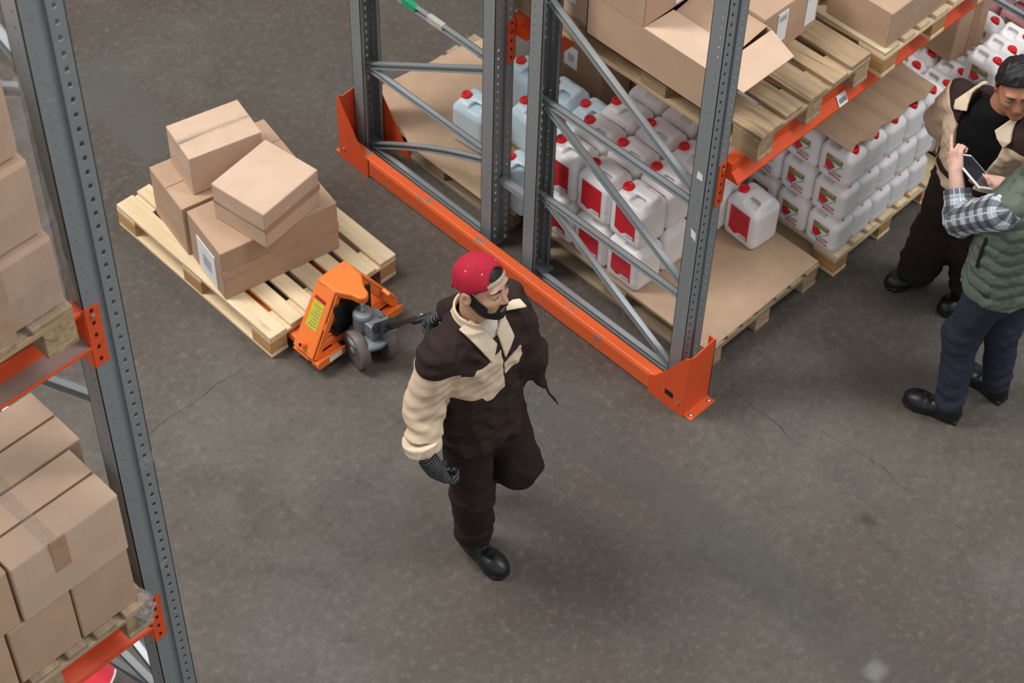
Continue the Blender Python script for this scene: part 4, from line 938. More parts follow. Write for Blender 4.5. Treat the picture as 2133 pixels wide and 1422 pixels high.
def face_parts(root, hc, M, s, brow='hair_black'):
    hc = np.asarray(hc, np.float32)
    W = lambda f, l, u: Vector((hc+s*(np.array([f, l, u], np.float32)@M)).tolist())
    for sg in (-1, 1):
        m = MB(); c = W(0.0815, sg*0.032, 0.0095); ax = Vector(M[0].tolist())*0.9-Vector(M[2].tolist())*0.35+Vector(M[1].tolist())*0.15; ax.normalize()
        T = Matrix.Translation(c) @ Matrix((Vector(M[1].tolist()), Vector(M[2].tolist()), Vector(M[0].tolist()))).transposed().to_4x4()
        T = T @ Matrix.Diagonal((1.0, 0.50, 1.0, 1)); m.lathe([(0.0055*s, 0.0125*s), (0.0095*s, 0.0088*s), (0.0128*s, 0.0), (0.009*s, -0.009*s)], 14, 0, T); m.lathe([(0.0072*s, 0.0112*s), (0.0066*s, 0.0126*s), (0.003*s, 0.0136*s)], 12, 1, T)
        m.build('eye', ['eye_white', 'eye_dark'], root, True)
        pts = [(0.0965, 0.014, 0.031), (0.0975, 0.027, 0.0365), (0.085, 0.051, 0.034)]
        bw = [np.asarray(W(a, sg*b, c_)) for a, b, c_ in pts]
        pbuild(root, 'eyebrow', lambda p, bw=bw: chain(p, bw, [0.0032*s, 0.0038*s, 0.0022*s], 0.004), bw, 0.012, 0.0022, brow, st=2)
def lip_attr(hc, M, s):
    def fn(V):
        q = (V-np.asarray(hc, np.float32))@M.T/s; d = np.minimum(sd_ell(q, (0.094, 0, -0.0555), (0.014, 0.023, 0.0055)), sd_ell(q, (0.092, 0, -0.067), (0.014, 0.020, 0.0065)))
        return np.clip(0.5-d/0.004, 0, 1)*0.8
    return fn
def lash_attr(hc, M, s):
    def fn(V):
        q = (V-np.asarray(hc, np.float32))@M.T/s; qa = np.stack([q[:, 0], np.abs(q[:, 1]), q[:, 2]], 1)
        d = sd_ell(qa, (0.094, 0.033, 0.0125), (0.014, 0.0155, 0.0030)); n_ = sd_ell(qa, (0.104, 0.0065, -0.0375), (0.008, 0.004, 0.003))
        return np.clip(np.clip(0.4-d/0.004, 0, 1)*0.75+np.clip(0.5-n_/0.003, 0, 1)*0.6, 0, 1)
    return fn

# ================= man pulling the jack
p1 = thing('person', 'man in red backwards cap and brown work jacket pulling the pallet jack', 'person', (0, 0, 0))
X0, Y0 = -1.30, 0.04; F1 = (0.0, -1.0)
HC = V3(-1.318, 0.026, 1.700); HM = frame((0.24, -1.0), R(-3), R(-4)); HS = 1.05
shR, elR, wrR = V3(-1.498, 0.055, 1.420), V3(-1.562, 0.076, 1.165), V3(-1.632, -0.008, 0.965)
shL, elL, wrL = V3(-1.135, 0.070, 1.425), V3(-1.075, 0.27, 1.22), V3(-1.115, 0.41, 1.07)
hiR, knR, anR = V3(-1.395, 0.02, 0.92), V3(-1.392, -0.02, 0.50), V3(-1.338, 0.035, 0.09)
hiL, knL, anL = V3(-1.215, 0.02, 0.92), V3(-1.178, -0.065, 0.56), V3(-1.165, 0.29, 0.41)
gd, gn = unit(V3(0.22, -0.45, -0.85)), unit(V3(0.92, 0.1, 0.2)); HW1 = V3(-1.628, -0.018, 0.945)
gdL, gnL = unit(V3(-0.25, 0.55, -0.60)), unit(V3(-0.3, -0.6, -0.6)); HW2 = V3(-1.118, 0.415, 1.065)
def body1(p):
    d = head_sdf(p, HC, HM, HS)
    d = smin(d, sd_cone(p, (-1.312, 0.050, 1.64), (-1.303, 0.058, 1.46), 0.062, 0.066), 0.03)
    d = smin(d, column(p, [0.86, 1.0, 1.2, 1.38, 1.47], [(X0, 0.04)]*5, [0.13, 0.125, 0.14, 0.16, 0.07], [0.09, 0.085, 0.095, 0.09, 0.05], F1), 0.04)
    for ch, rs in (([shR, elR, wrR], [0.05, 0.042, 0.029]), ([shL, elL, wrL], [0.05, 0.042, 0.029]), ([hiR, knR, anR], [0.075, 0.052, 0.036]), ([hiL, knL, anL], [0.075, 0.052, 0.036])): d = smin(d, chain(p, ch, rs), 0.03)
    d = smin(d, hand_sdf(p, HW1, gd, gn, -1, (0.75, 0.8, 0.85, 0.9), 0.6, 1.12), 0.015)
    return smin(d, hand_sdf(p, HW2, gdL, gnL, 1, (0.9, 0.9, 0.9, 0.9), 0.8), 0.015)
allj = [HC+V3(0, 0, 0.16), HC+V3(0.12, -0.15, 0), shR, elR, wrR, shL, elL, wrL, anR, anL, HW1+gd*0.2, HW2+gdL*0.2]
pbuild(p1, 'body', body1, allj, 0.06, 0.0045, 'skin_a', {'lip': lip_attr(HC, HM, HS), 'dark': lash_attr(HC, HM, HS)}, sm=1)
face_parts(p1, HC, HM, HS)
def beard1(p):
    q = (p-HC)@HM.T/HS; al = np.abs(q[:, 1]); d = head_sdf(p, HC, HM, HS, False)-0.0045-0.0020*np.sin(p[:, 0]*700)*np.sin(p[:, 1]*650)*np.sin(p[:, 2]*600)
    line = -0.060+np.interp(al, [0.0, 0.020, 0.032, 0.052, 0.068, 0.08], [0.026, 0.020, -0.004, -0.006, 0.040, 0.090])      # upper edge rises to the sideburn
    reg = np.maximum(q[:, 2]-line, np.maximum(-0.006-q[:, 0]+0.0*al, -0.125-q[:, 2]))
    reg = np.maximum(reg, -sd_ell(q, (0.095, 0, -0.063), (0.03, 0.021, 0.0135)))
    reg = np.maximum(reg, -sd_ell(q, (0.115, 0, -0.024), (0.03, 0.020, 0.012)))
    return np.maximum(d, reg*HS)
pbuild(p1, 'beard', beard1, [HC, HC+HM[0]*0.13-HM[2]*0.14], 0.10, 0.0030, 'beard', st=4)
def hair1(p):
    q = (p-HC)@HM.T/HS; d = head_sdf(p, HC, HM, HS, False)-np.where(q[:, 0] > 0.03, 0.004, -0.0005)
    line = np.interp(q[:, 0], [-0.11, -0.02, 0.0, 0.03, 0.06, 0.10], [-0.06, -0.05, -0.03, 0.02, 0.068, 0.070])
    return np.maximum(d, (line-q[:, 2])*HS)
pbuild(p1, 'hair', hair1, [HC], 0.15, 0.0045, 'hair_black')
def capfn(q):
    return sd_ell(q, (-0.005, 0, 0.033), (0.098, 0.086, 0.093))
def cap1(p):
    q = (p-HC)@HM.T/HS; d = capfn(q)
    rim = np.interp(q[:, 0], [-0.12, -0.04, 0.03, 0.09], [0.000, 0.006, 0.030, 0.060])
    d = np.maximum(d, rim-q[:, 2]); d = np.maximum(d, -sd_ell(q, (-0.005, 0, 0.030), (0.092, 0.080, 0.087)))
    hole = sd_ell(q, (0.082, 0, 0.066), (0.06, 0.046, 0.040)); d = smax(d, -hole, 0.004)
    return (d+0.0008*np.cos(6*np.arctan2(q[:, 1], q[:, 0])))*HS
cp = pbuild(p1, 'cap', cap1, [HC], 0.16, 0.0035, 'cap_cloth')
def strap1(p):
    q = (p-HC)@HM.T/HS; rim = np.interp(q[:, 0], [-0.12, -0.04, 0.03, 0.09], [0.0, 0.006, 0.030, 0.060])
    d = np.abs(capfn(q))-0.0022; d = np.maximum(d, np.abs(q[:, 2]-rim-0.009)-0.0095); return np.maximum(np.maximum(d, np.abs(q[:, 1])-0.056), -q[:, 0])*HS
pbuild(p1, 'cap_strap', strap1, [HC], 0.15, 0.0028, 'strap_cloth')
def bill1(p):
    q = (p-HC)@HM.T/HS; a = R(80); x = -(q[:, 0]+0.092); z = q[:, 2]-0.008; al = x*math.cos(a)-z*math.sin(a); nn = x*math.sin(a)+z*math.cos(a)+4.5*q[:, 1]**2
    e = np.sqrt((al/0.050)**2+(q[:, 1]/0.060)**2)-1
    return np.maximum(np.maximum(e*0.05, np.abs(nn)-0.003), -al-0.012)*HS
pbuild(p1, 'cap_bill', bill1, [HC-HM[0]*0.10], 0.14, 0.0035, 'cap_cloth')
for an, el in ((50, 48), (-50, 48), (105, 45), (-105, 45), (160, 45), (-160, 45)):
    dq = V3(math.cos(R(an))*math.cos(R(el)), math.sin(R(an))*math.cos(R(el)), math.sin(R(el))); w = HC+HS*((V3(-0.005, 0, 0.033)+dq*V3(0.098, 0.086, 0.093)*0.985)@HM)
    m = MB(); m.lathe([(0.0036, -0.002), (0.0036, 0.0010), (0.002, 0.0014)], 10, 0, Matrix.Translation(w.tolist()) @ Vector((dq@HM).tolist()).to_track_quat('Z', 'Y').to_matrix().to_4x4()); m.build('cap_eyelet', 'strap_cloth', p1)
# jacket
ZS1 = [0.87, 0.95, 1.15, 1.35, 1.44, 1.50]
def jtorso(p): return column(p, ZS1, [(X0-0.015, 0.045), (X0-0.01, 0.045), (X0, 0.045), (X0, 0.05), (X0, 0.055), (X0, 0.058)], [0.204, 0.190, 0.186, 0.200, 0.172, 0.10], [0.170, 0.155, 0.146, 0.142, 0.113, 0.083], F1, 2.3)
def jack1(p):
    d = jtorso(p)
    d = smin(d, sd_cone(p, (X0-0.05, 0.06, 1.45), shR, 0.075, 0.080), 0.05); d = smin(d, sd_cone(p, (X0+0.05, 0.06, 1.45), shL, 0.075, 0.078), 0.05)
    sl = chain(p, [shR, elR, wrR+V3(0.0, 0.022, 0.075)], [0.082, 0.076, 0.066], 0.03); sl = np.maximum(sl, (arm_t(p, elR, wrR+V3(0.0, 0.022, 0.075))-1.0)*0.15); d = smin(d, sl, 0.018)
    d = smin(d, chain(p, [shL, elL, wrL], [0.080, 0.070, 0.056], 0.03), 0.03)
    # wind-blown left front panel
    d = smin(d, chain(p, [(-1.135, 0.00, 1.36), (-1.115, -0.050, 1.20), (-1.088, -0.112, 1.035)], [0.080, 0.066, 0.018], 0.03), 0.05)
    d = d+folds(p, 0.0098)+0.004*np.sin((p[:, 2]*1.0+p[:, 0]*0.8)*46+2*np.sin(p[:, 2]*17))*np.exp(-((p[:, 2]-1.16)/0.10)**2)*(p[:, 0] < -1.47)
    # zip flap groove, hem band
    g = np.exp(-((p[:, 0]-X0-0.004-0.02*(1.2-p[:, 2])*0)/0.0035)**2)*(p[:, 1] < 0.0); d = d+0.0045*g
    nk = sd_cone(p, (X0-0.003, -0.035, 1.56), (X0, 0.055, 1.42), 0.080, 0.055)
    return smax(d, -nk, 0.008)
def arm_t(p, a, b): ba = b-a; return ((p-a)@ba)/float(ba@ba)
def pan1(V):
    u = V[:, 0]-X0; z = V[:, 2]; fr = V[:, 1] < 0.02
    lo_ = np.interp(u, [-0.24, -0.10, -0.085, 0.0], [1.215, 1.195, 1.168, 1.205]); hi_ = np.interp(u, [-0.24, -0.14, -0.12, 0.0], [1.340, 1.345, 1.365, 1.405])
    bandR = np.maximum(np.maximum(lo_-z, z-hi_), np.maximum(u+0.001, -0.26-u))
    lo_ = 1.262+0.45*(u-0.004); hi_ = 1.322+0.40*(u-0.004); bandL = np.maximum(np.maximum(lo_-z, z-hi_), np.maximum(0.008-u, u-0.10))
    band = np.minimum(bandR, bandL); band = np.where(fr, band, 0.5)
    t = arm_t(V, shR, elR); dl = chain(V, [shR, elR, wrR], [0.09, 0.085, 0.075], 0.01)
    onarm = np.maximum(dl-0.020, (0.22-t)*0.26+0.018*np.sin(V[:, 1]*22)); onarm = np.maximum(onarm, u+0.175+0.10*(1.30-z)*(z < 1.30))
    return -np.minimum(band, onarm)*1.0
pbuild(p1, 'jacket', jack1, [shR, shL, V3(X0, 0.3, 0.86), V3(-1.62, -0.16, 0.9), V3(-1.0, -0.2, 1.5), wrL, wrR], 0.11, 0.0065, 'jacket', {'pan': pan1})
def cuff1(p):
    a, b = wrR+V3(0.002, 0.030, 0.080), wrR+V3(0.0, 0.016, 0.042); t = arm_t(p, a, b); d = sd_cone(p, a, b, 0.080, 0.074); return np.maximum(d, np.maximum(-t-0.12, t-1.05)*0.045)+folds(p, 0.003, 1.6)
pbuild(p1, 'sleeve_cuff', cuff1, [wrR, wrR+V3(0, 0, 0.06)], 0.12, 0.005, 'beige_cloth')
def jsurf(p): 
    d = jtorso(p); d = smin(d, sd_cone(p, (X0-0.05, 0.06, 1.45), shR, 0.075, 0.085), 0.05); return smin(d, sd_cone(p, (X0+0.05, 0.06, 1.45), shL, 0.075, 0.085), 0.05)
def collar_fn(poly, off=0.013):
    def fn(p):
        u = p[:, 0]-X0; d = np.maximum(np.abs(jsurf(p)-off*0.55)-off*0.45, poly2(u, p[:, 2], poly)); return np.maximum(d, p[:, 1]-0.03)
    return fn
pbuild(p1, 'collar_wing', collar_fn([(-0.058, 1.375), (-0.014, 1.440), (-0.040, 1.50), (-0.080, 1.57), (-0.135, 1.555)]), [V3(X0-0.2, -0.2, 1.3), V3(X0+0.05, 0.1, 1.6)], 0.02, 0.0035, 'beige_cloth', sm=3)
pbuild(p1, 'collar_wing', collar_fn([(0.004, 1.365), (0.075, 1.415), (0.060, 1.53), (0.000, 1.47)]), [V3(X0-0.1, -0.2, 1.3), V3(X0+0.2, 0.1, 1.6)], 0.02, 0.0035, 'beige_cloth', sm=3)
def standcollar(p):                                 # raised band round the neck
    c = V3(X0-0.004, 0.052, 0); q = p-c; r = np.sqrt((q[:, 0]/1.0)**2+(q[:, 1]/0.95)**2); z = p[:, 2]; an = np.arctan2(q[:, 0], -q[:, 1])
    top = 1.560-0.035*np.exp(-(an/0.9)**2); R0 = 0.090+0.35*np.clip(1.53-z, 0, 1)
    d = np.maximum(np.abs(r-R0)-0.0055, np.maximum(z-top, 1.44-z)); return np.maximum(d, 0.55-np.abs(an))
pbuild(p1, 'collar_band', standcollar, [V3(X0, 0.05, 1.44), V3(X0, 0.05, 1.56)], 0.15, 0.0042, 'beige_cloth')
wing = [V3(X0+0.085, -0.01, 1.50), V3(X0+0.155, -0.045, 1.470)]
pbuild(p1, 'collar_flap', lambda p: sd_box(p, (X0+0.118, -0.005, 1.505), (0.055, 0.030, 0.005), frame((0.92, -0.35), R(12), R(-14)), 0.004), wing, 0.08, 0.004, 'beige_cloth', st=2)
pbuild(p1, 'shirt', lambda p: smin(sd_cone(p, (X0-0.003, 0.028, 1.475), (X0, 0.03, 1.36), 0.066, 0.085), column(p, [1.2, 1.3, 1.42, 1.47], [(X0, 0.05)]*4, [0.15, 0.15, 0.12, 0.07], [0.12, 0.115, 0.10, 0.07], F1), 0.03)+folds(p, 0.002, 2), [V3(X0, 0.03, 1.2), V3(X0, 0.02, 1.53)], 0.18, 0.006, 'shirt_cream')
def trous1(p):
    d = column(p, [0.80, 0.90, 1.0], [(-1.305, 0.03)]*3, [0.155, 0.160, 0.150], [0.115, 0.118, 0.115], F1)
    d = smin(d, chain(p, [hiR, knR, anR+V3(0.004, -0.012, 0.045)], [0.106, 0.086, 0.082], 0.05), 0.03)
    d = smin(d, chain(p, [hiL, knL, anL], [0.106, 0.098, 0.074], 0.05), 0.03)
    d = d+folds(p, 0.0055)+0.006*np.sin(p[:, 2]*62+2.2*np.sin(p[:, 0]*24))*np.exp(-((p[:, 2]-0.20)/0.11)**2)+0.004*np.sin(p[:, 2]*70+p[:, 0]*30)*np.exp(-((p[:, 2]-0.52)/0.06)**2)
    return np.maximum(d, 0.062-p[:, 2])
pbuild(p1, 'trousers', trous1, [hiR, hiL, knR, knL, anR-V3(0, 0, 0.03), anL, V3(X0, 0.03, 1.0)], 0.14, 0.0065, 'trousers_brown')
s1h, s1t = V3(-1.335, 0.085, 0.001), V3(-1.345, -0.182, 0.001)
pbuild(p1, 'shoe', lambda p: shoe_sdf(p, s1h, s1t), [s1h, s1t, s1t+V3(0, 0, 0.14)], 0.07, 0.0045, 'shoe_leather')
s2h, s2t = V3(-1.165, 0.36, 0.40), V3(-1.165, 0.245, 0.175)
pbuild(p1, 'shoe', lambda p: shoe_sdf(p, s2h, s2t), [s2h, s2t], 0.16, 0.0055, 'shoe_leather')
pbuild(p1, 'glove', lambda p: smin(hand_sdf(p, HW1, gd, gn, -1, (0.75, 0.8, 0.85, 0.9), 0.6, 1.12, 0.0055), sd_cone(p, HW1+gd*0.0, HW1+gd*0.05, 0.040, 0.038), 0.01), [HW1, HW1+gd*0.16], 0.08, 0.0035, 'glove_knit', {'st': lambda V: (V-HW1)@gd})
pbuild(p1, 'glove', lambda p: hand_sdf(p, HW2, gdL, gnL, 1, (0.9, 0.9, 0.9, 0.9), 0.8, 1.0, 0.0045), [HW2, HW2+gdL*0.14], 0.09, 0.0045, 'glove_knit', {'st': lambda V: (V-HW2)@gdL})
m = MB(); m.tube([(-1.085, -0.118, 1.035), (-1.082, -0.135, 1.00), (-1.070, -0.155, 0.97), (-1.064, -0.172, 0.945)], [0.006, 0.0045, 0.005, 0.002], 6); m.build('jacket_cord', 'trousers_brown', p1)

# ================= man in brown looking at the tablet
p2 = thing('person', 'man in open brown and beige work jacket over black shirt, looking down', 'person', (0, 0, 0))
F2 = unit(V3(-1.0, 0.08, 0))[:2]; F2 = (float(F2[0]), float(F2[1]))
H2 = V3(1.205, -0.632, 1.535); M2 = frame((-0.80, -0.60), R(10), R(6))
aR, bR, cR = V3(1.245, -0.368, 1.268), V3(1.283, -0.290, 1.055), V3(1.285, -0.345, 0.950)
aL, bL, cL = V3(1.225, -0.755, 1.285), V3(1.32, -0.80, 1.05), V3(1.24, -0.72, 0.92)
dR, eR, fR = V3(1.225, -0.475, 0.87), V3(1.205, -0.440, 0.48), V3(1.300, -0.352, 0.09)
dL, eL, fL = V3(1.225, -0.625, 0.87), V3(1.270, -0.615, 0.48), V3(1.385, -0.585, 0.09)
g2, n2 = unit(V3(-0.25, -0.40, -0.85)), unit(V3(-0.3, -0.9, 0.3)); g3, n3 = unit(V3(-0.6, 0.3, -0.6)), unit(V3(-0.5, 0.8, 0.2))
C2 = [(1.235, -0.545), (1.235, -0.547), (1.228, -0.55), (1.225, -0.553), (1.222, -0.556), (1.22, -0.558)]
def body2(p):
    d = head_sdf(p, H2, M2, 1.06)
    d = smin(d, sd_cone(p, (1.212, -0.612, 1.48), (1.215, -0.57, 1.32), 0.060, 0.064), 0.03)
    d = smin(d, column(p, [0.82, 0.95, 1.1, 1.26, 1.34], C2[:5], [0.13, 0.125, 0.14, 0.16, 0.07], [0.09, 0.085, 0.095, 0.09, 0.05], F2), 0.04)
    for ch, rs in (([aR, bR, cR], [0.05, 0.042, 0.031]), ([aL, bL, cL], [0.05, 0.042, 0.031]), ([dR, eR, fR], [0.075, 0.052, 0.036]), ([dL, eL, fL], [0.075, 0.052, 0.036])): d = smin(d, chain(p, ch, rs), 0.03)
    d = smin(d, hand_sdf(p, cR, g2, n2, 1, (0.8, 0.8, 0.8, 0.8), 0.6, 1.05), 0.015)
    return smin(d, hand_sdf(p, cL, g3, n3, -1, (0.7, 0.7, 0.7, 0.7), 0.5), 0.015)
pbuild(p2, 'body', body2, [H2+V3(0, 0, 0.15), H2-V3(0.14, 0.1, 0), aR, bR, cR, aL, bL, cL, fR, fL, cR+g2*0.2, cL+g3*0.2], 0.06, 0.0045, 'skin_b', {'lip': lip_attr(H2, M2, 1.06), 'dark': lash_attr(H2, M2, 1.06)})
face_parts(p2, H2, M2, 1.06)
def hair2(p, H, M, s, front=0.078):
    q = (p-H)@M.T/s; d = head_sdf(p, H, M, s, False)-np.interp(q[:, 0], [-0.05, 0.05, 0.09], [0.014, 0.016, 0.008])-0.004*np.sin(p[:, 0]*130+3*np.sin(p[:, 1]*60))*np.sin(p[:, 1]*140+p[:, 2]*50)
    line = np.interp(q[:, 0], [-0.11, -0.03, -0.015, 0.015, 0.03, 0.075, 0.10], [-0.075, -0.055, -0.01, 0.0, 0.045, front, front+0.01])
    return smax(d, (line-q[:, 2])*s, 0.006)
pbuild(p2, 'hair', lambda p: hair2(p, H2, M2, 1.06), [H2], 0.16, 0.004, 'hair_black')
def tor2(p): return column(p, [0.84, 0.95, 1.10, 1.22, 1.31, 1.37], C2, [0.200, 0.195, 0.200, 0.205, 0.175, 0.10], [0.148, 0.145, 0.145, 0.140, 0.115, 0.08], F2, 2.3)
def uz2(V): x = V[:, 0]-1.225; y = V[:, 1]+0.552; return x*(-F2[1])+y*F2[0], x*F2[0]+y*F2[1]
def jack2(p):
    d = tor2(p); d = smin(d, sd_cone(p, (1.222, -0.50, 1.32), aR, 0.068, 0.070), 0.05); d = smin(d, sd_cone(p, (1.222, -0.60, 1.32), aL, 0.068, 0.070), 0.05)
    d = smin(d, chain(p, [aR, bR, cR+V3(0, 0.012, 0.045)], [0.078, 0.078, 0.060], 0.03), 0.018); d = smin(d, chain(p, [aL, bL, cL], [0.090, 0.082, 0.065], 0.03), 0.022)
    d = d+folds(p, 0.006)+0.004*np.sin(p[:, 2]*60+p[:, 1]*40)*(p[:, 1] > -0.40)
    u, v = uz2(p); z = p[:, 2]
    op = np.maximum(np.abs(u-0.02)-(0.030+0.30*np.clip(z-0.93, 0, 0.28)), -v)          # open front, widening to the collar
    d = smax(d, -op, 0.006)
    return smax(d, -sd_cone(p, (1.15, -0.60, 1.42), (1.22, -0.565, 1.28), 0.085, 0.060), 0.008)
def pan2(V):
    u, v = uz2(V); z = V[:, 2]
    top_ = np.interp(np.abs(u), [0.05, 0.10, 0.16, 0.22], [1.20, 1.25, 1.275, 1.27]); chest = np.maximum(np.maximum(z-top_, 0.985-z), -v-0.02); low = np.maximum(np.abs(z-0.915)-0.030, -v)
    tR = arm_t(V, aR, bR); dl = chain(V, [aR, bR, cR], [0.095]*3, 0.01)-0.02; sl = np.maximum(dl, (-0.12-tR)*0.25+0.012*np.sin(V[:, 0]*30)); patch = np.maximum(np.maximum(np.abs(tR-0.98)-0.22, V[:, 1]*0-0.01), (V[:, 0]-1.235))
    sl = np.maximum(sl, -patch); sl = np.where(V[:, 1] > -0.41, sl, 0.5)
    tL = arm_t(V, aL, bL); dll = chain(V, [aL, bL, cL], [0.095]*3, 0.01)-0.02; s2 = np.where(V[:, 1] < -0.72, np.maximum(dll, (0.30-tL)*0.25), 0.5)
    return -np.minimum(np.minimum(chest, low), np.minimum(sl, s2))
pbuild(p2, 'jacket', jack2, [aR, aL, bR, bL, cR, cL, V3(1.235, -0.545, 0.84), V3(1.08, -0.55, 1.38), V3(1.39, -0.55, 1.0)], 0.11, 0.0065, 'jacket', {'pan': pan2})
pbuild(p2, 'shirt', lambda p: smin(column(p, [0.90, 1.0, 1.1, 1.24, 1.325, 1.35], C2, [0.17, 0.17, 0.175, 0.17, 0.12, 0.08], [0.128, 0.128, 0.128, 0.122, 0.098, 0.07], F2, 2.3), sd_cone(p, (1.20, -0.575, 1.33), (1.22, -0.56, 1.25), 0.085, 0.09), 0.03)+folds(p, 0.003), [V3(1.225, -0.55, 0.9), V3(1.225, -0.55, 1.37)], 0.20, 0.0065, 'shirt_black')
def js2(p): d = tor2(p); d = smin(d, sd_cone(p, (1.222, -0.50, 1.32), aR, 0.068, 0.070), 0.05); return smin(d, sd_cone(p, (1.222, -0.60, 1.32), aL, 0.068, 0.070), 0.05)
for pol in ([(-0.070, 1.335), (-0.135, 1.300), (-0.155, 1.325), (-0.110, 1.405)], [(0.085, 1.335), (0.120, 1.40), (0.165, 1.31), (0.15, 1.275)]):
    ar = sum(pol[i][0]*pol[(i+1) % 4][1]-pol[(i+1) % 4][0]*pol[i][1] for i in range(4)); pol = pol if ar > 0 else pol[::-1]
    pbuild(p2, 'collar_wing', lambda p, pol=pol: np.maximum(np.maximum(np.abs(js2(p)-0.008)-0.006, poly2(uz2(p)[0], p[:, 2], pol)), -uz2(p)[1]-0.05), [V3(1.05, -0.75, 1.25), V3(1.3, -0.35, 1.42)], 0.03, 0.0035, 'beige_cloth', sm=3)
def trous2(p):
    d = column(p, [0.76, 0.86, 0.95], [(1.235, -0.548)]*3, [0.165, 0.17, 0.16], [0.125, 0.125, 0.12], F2)
    d = smin(d, chain(p, [dR, eR, fR+V3(0, 0, 0.03)], [0.118, 0.105, 0.100], 0.05), 0.05); d = smin(d, chain(p, [dL, eL, fL+V3(0, 0, 0.03)], [0.118, 0.100, 0.092], 0.05), 0.05)
    d = d+folds(p, 0.006)+0.006*np.sin(p[:, 2]*60+2*np.sin(p[:, 1]*25))*np.exp(-((p[:, 2]-0.2)/0.12)**2)
    return np.maximum(d, 0.06-p[:, 2])
pbuild(p2, 'trousers', trous2, [dR, dL, eR, eL, fR, fL, V3(1.235, -0.55, 0.95)], 0.13, 0.0065, 'trousers_brown')
for hh, tt in ((V3(1.390, -0.385, 0.001), V3(1.168, -0.272, 0.001)), (V3(1.47, -0.60, 0.001), V3(1.215, -0.57, 0.001))):
    pbuild(p2, 'shoe', lambda p, hh=hh, tt=tt: shoe_sdf(p, hh, tt), [hh, tt, tt+V3(0, 0, 0.13)], 0.07, 0.005, 'shoe_leather')
pbuild(p2, 'glove', lambda p: smin(hand_sdf(p, cR, g2, n2, 1, (0.8, 0.8, 0.8, 0.8), 0.6, 1.05, 0.006), sd_cone(p, cR-g2*0.035, cR+g2*0.05, 0.042, 0.040), 0.01), [cR, cR+g2*0.16], 0.09, 0.004, 'glove_knit', {'st': lambda V: (V-cR)@g2})
pbuild(p2, 'glove', lambda p: smin(hand_sdf(p, cL, g3, n3, -1, (0.7, 0.7, 0.7, 0.7), 0.5, 1.05, 0.006), sd_cone(p, cL-g3*0.035, cL+g3*0.05, 0.042, 0.040), 0.01), [cL, cL+g3*0.16], 0.09, 0.005, 'glove_knit', {'st': lambda V: (V-cL)@g3})
m = MB(); hp = Vector((cR+g2*0.085).tolist())+Vector((-0.022, -0.042, 0.0)); m.tube([hp+Vector((0, 0, 0.05)), hp+Vector((0, 0, 0.02)), hp-Vector((0, 0, 0.04))], [0.02, 0.024, 0.022], 14); o = m.build('tape_gun', 'blue_plastic', None, True)
tag(o, 'small blue tool in the dark knitted glove', 'tool')

# ================= man in the quilted vest
p3 = thing('person', 'man in green quilted vest and plaid shirt pointing, back to the viewer', 'person', (0, 0, 0))
F3 = (0.10, 0.995)
H3 = V3(0.945, -1.015, 1.60); M3 = frame((0.25, 1.0), R(22), 0)
qL, rL, sL = V3(0.705, -0.955, 1.375), V3(0.785, -0.745, 1.105), V3(0.888, -0.615, 1.235)
qR, rR, sR = V3(1.075, -0.985, 1.375), V3(1.10, -0.915, 1.10), V3(1.015, -0.770, 1.185)
tL, uL, vL = V3(0.795, -0.985, 0.90), V3(0.785, -0.905, 0.50), V3(0.742, -0.960, 0.09)
tR, uR, vR = V3(0.965, -1.005, 0.90), V3(0.960, -1.000, 0.50), V3(0.998, -1.035, 0.09)
gP, nP = unit(V3(0.42, 0.42, 0.55)), unit(V3(0.70, -0.35, -0.35)); gH, nH = unit(V3(-0.55, 0.62, 0.12)), unit(V3(-0.1, 0.15, 1.0))
C3 = [(0.880, -0.975), (0.880, -0.975), (0.885, -0.975), (0.892, -0.980), (0.90, -0.985), (0.908, -0.99)]
def body3(p):
    d = head_sdf(p, H3, M3, 1.06)
    d = smin(d, sd_cone(p, (0.935, -1.02, 1.54), (0.90, -0.985, 1.38), 0.060, 0.066), 0.03)
    d = smin(d, column(p, [0.86, 1.0, 1.15, 1.34, 1.43], C3[:5], [0.13, 0.125, 0.14, 0.16, 0.07], [0.09, 0.085, 0.095, 0.09, 0.05], F3), 0.04)
    for ch, rs in (([qL, rL, sL], [0.05, 0.042, 0.030]), ([qR, rR, sR], [0.05, 0.042, 0.030]), ([tL, uL, vL], [0.075, 0.052, 0.036]), ([tR, uR, vR], [0.075, 0.052, 0.036])): d = smin(d, chain(p, ch, rs), 0.03)
    d = smin(d, hand_sdf(p, sL, gP, nP, 1, (0.06, 1.25, 1.3, 1.35), 0.9, 0.95), 0.012)
    return smin(d, hand_sdf(p, sR, gH, nH, -1, (0.25, 0.28, 0.3, 0.32), 0.75, 0.95), 0.012)
pbuild(p3, 'body', body3, [H3+V3(0, 0, 0.15), H3+V3(0.05, 0.15, 0), qL, rL, sL, qR, rR, sR, vL, vR, sL+gP*0.2, sR+gH*0.2], 0.06, 0.0042, 'skin_c', {'lip': lip_attr(H3, M3, 1.06), 'dark': lash_attr(H3, M3, 1.06)})
face_parts(p3, H3, M3, 1.06)
pbuild(p3, 'hair', lambda p: hair2(p, H3, M3, 1.06), [H3], 0.16, 0.005, 'hair_black')
def tor3(p): return column(p, [0.83, 0.90, 1.10, 1.30, 1.40, 1.47], C3, [0.195, 0.190, 0.195, 0.205, 0.165, 0.10], [0.160, 0.155, 0.150, 0.145, 0.115, 0.085], F3, 2.3)
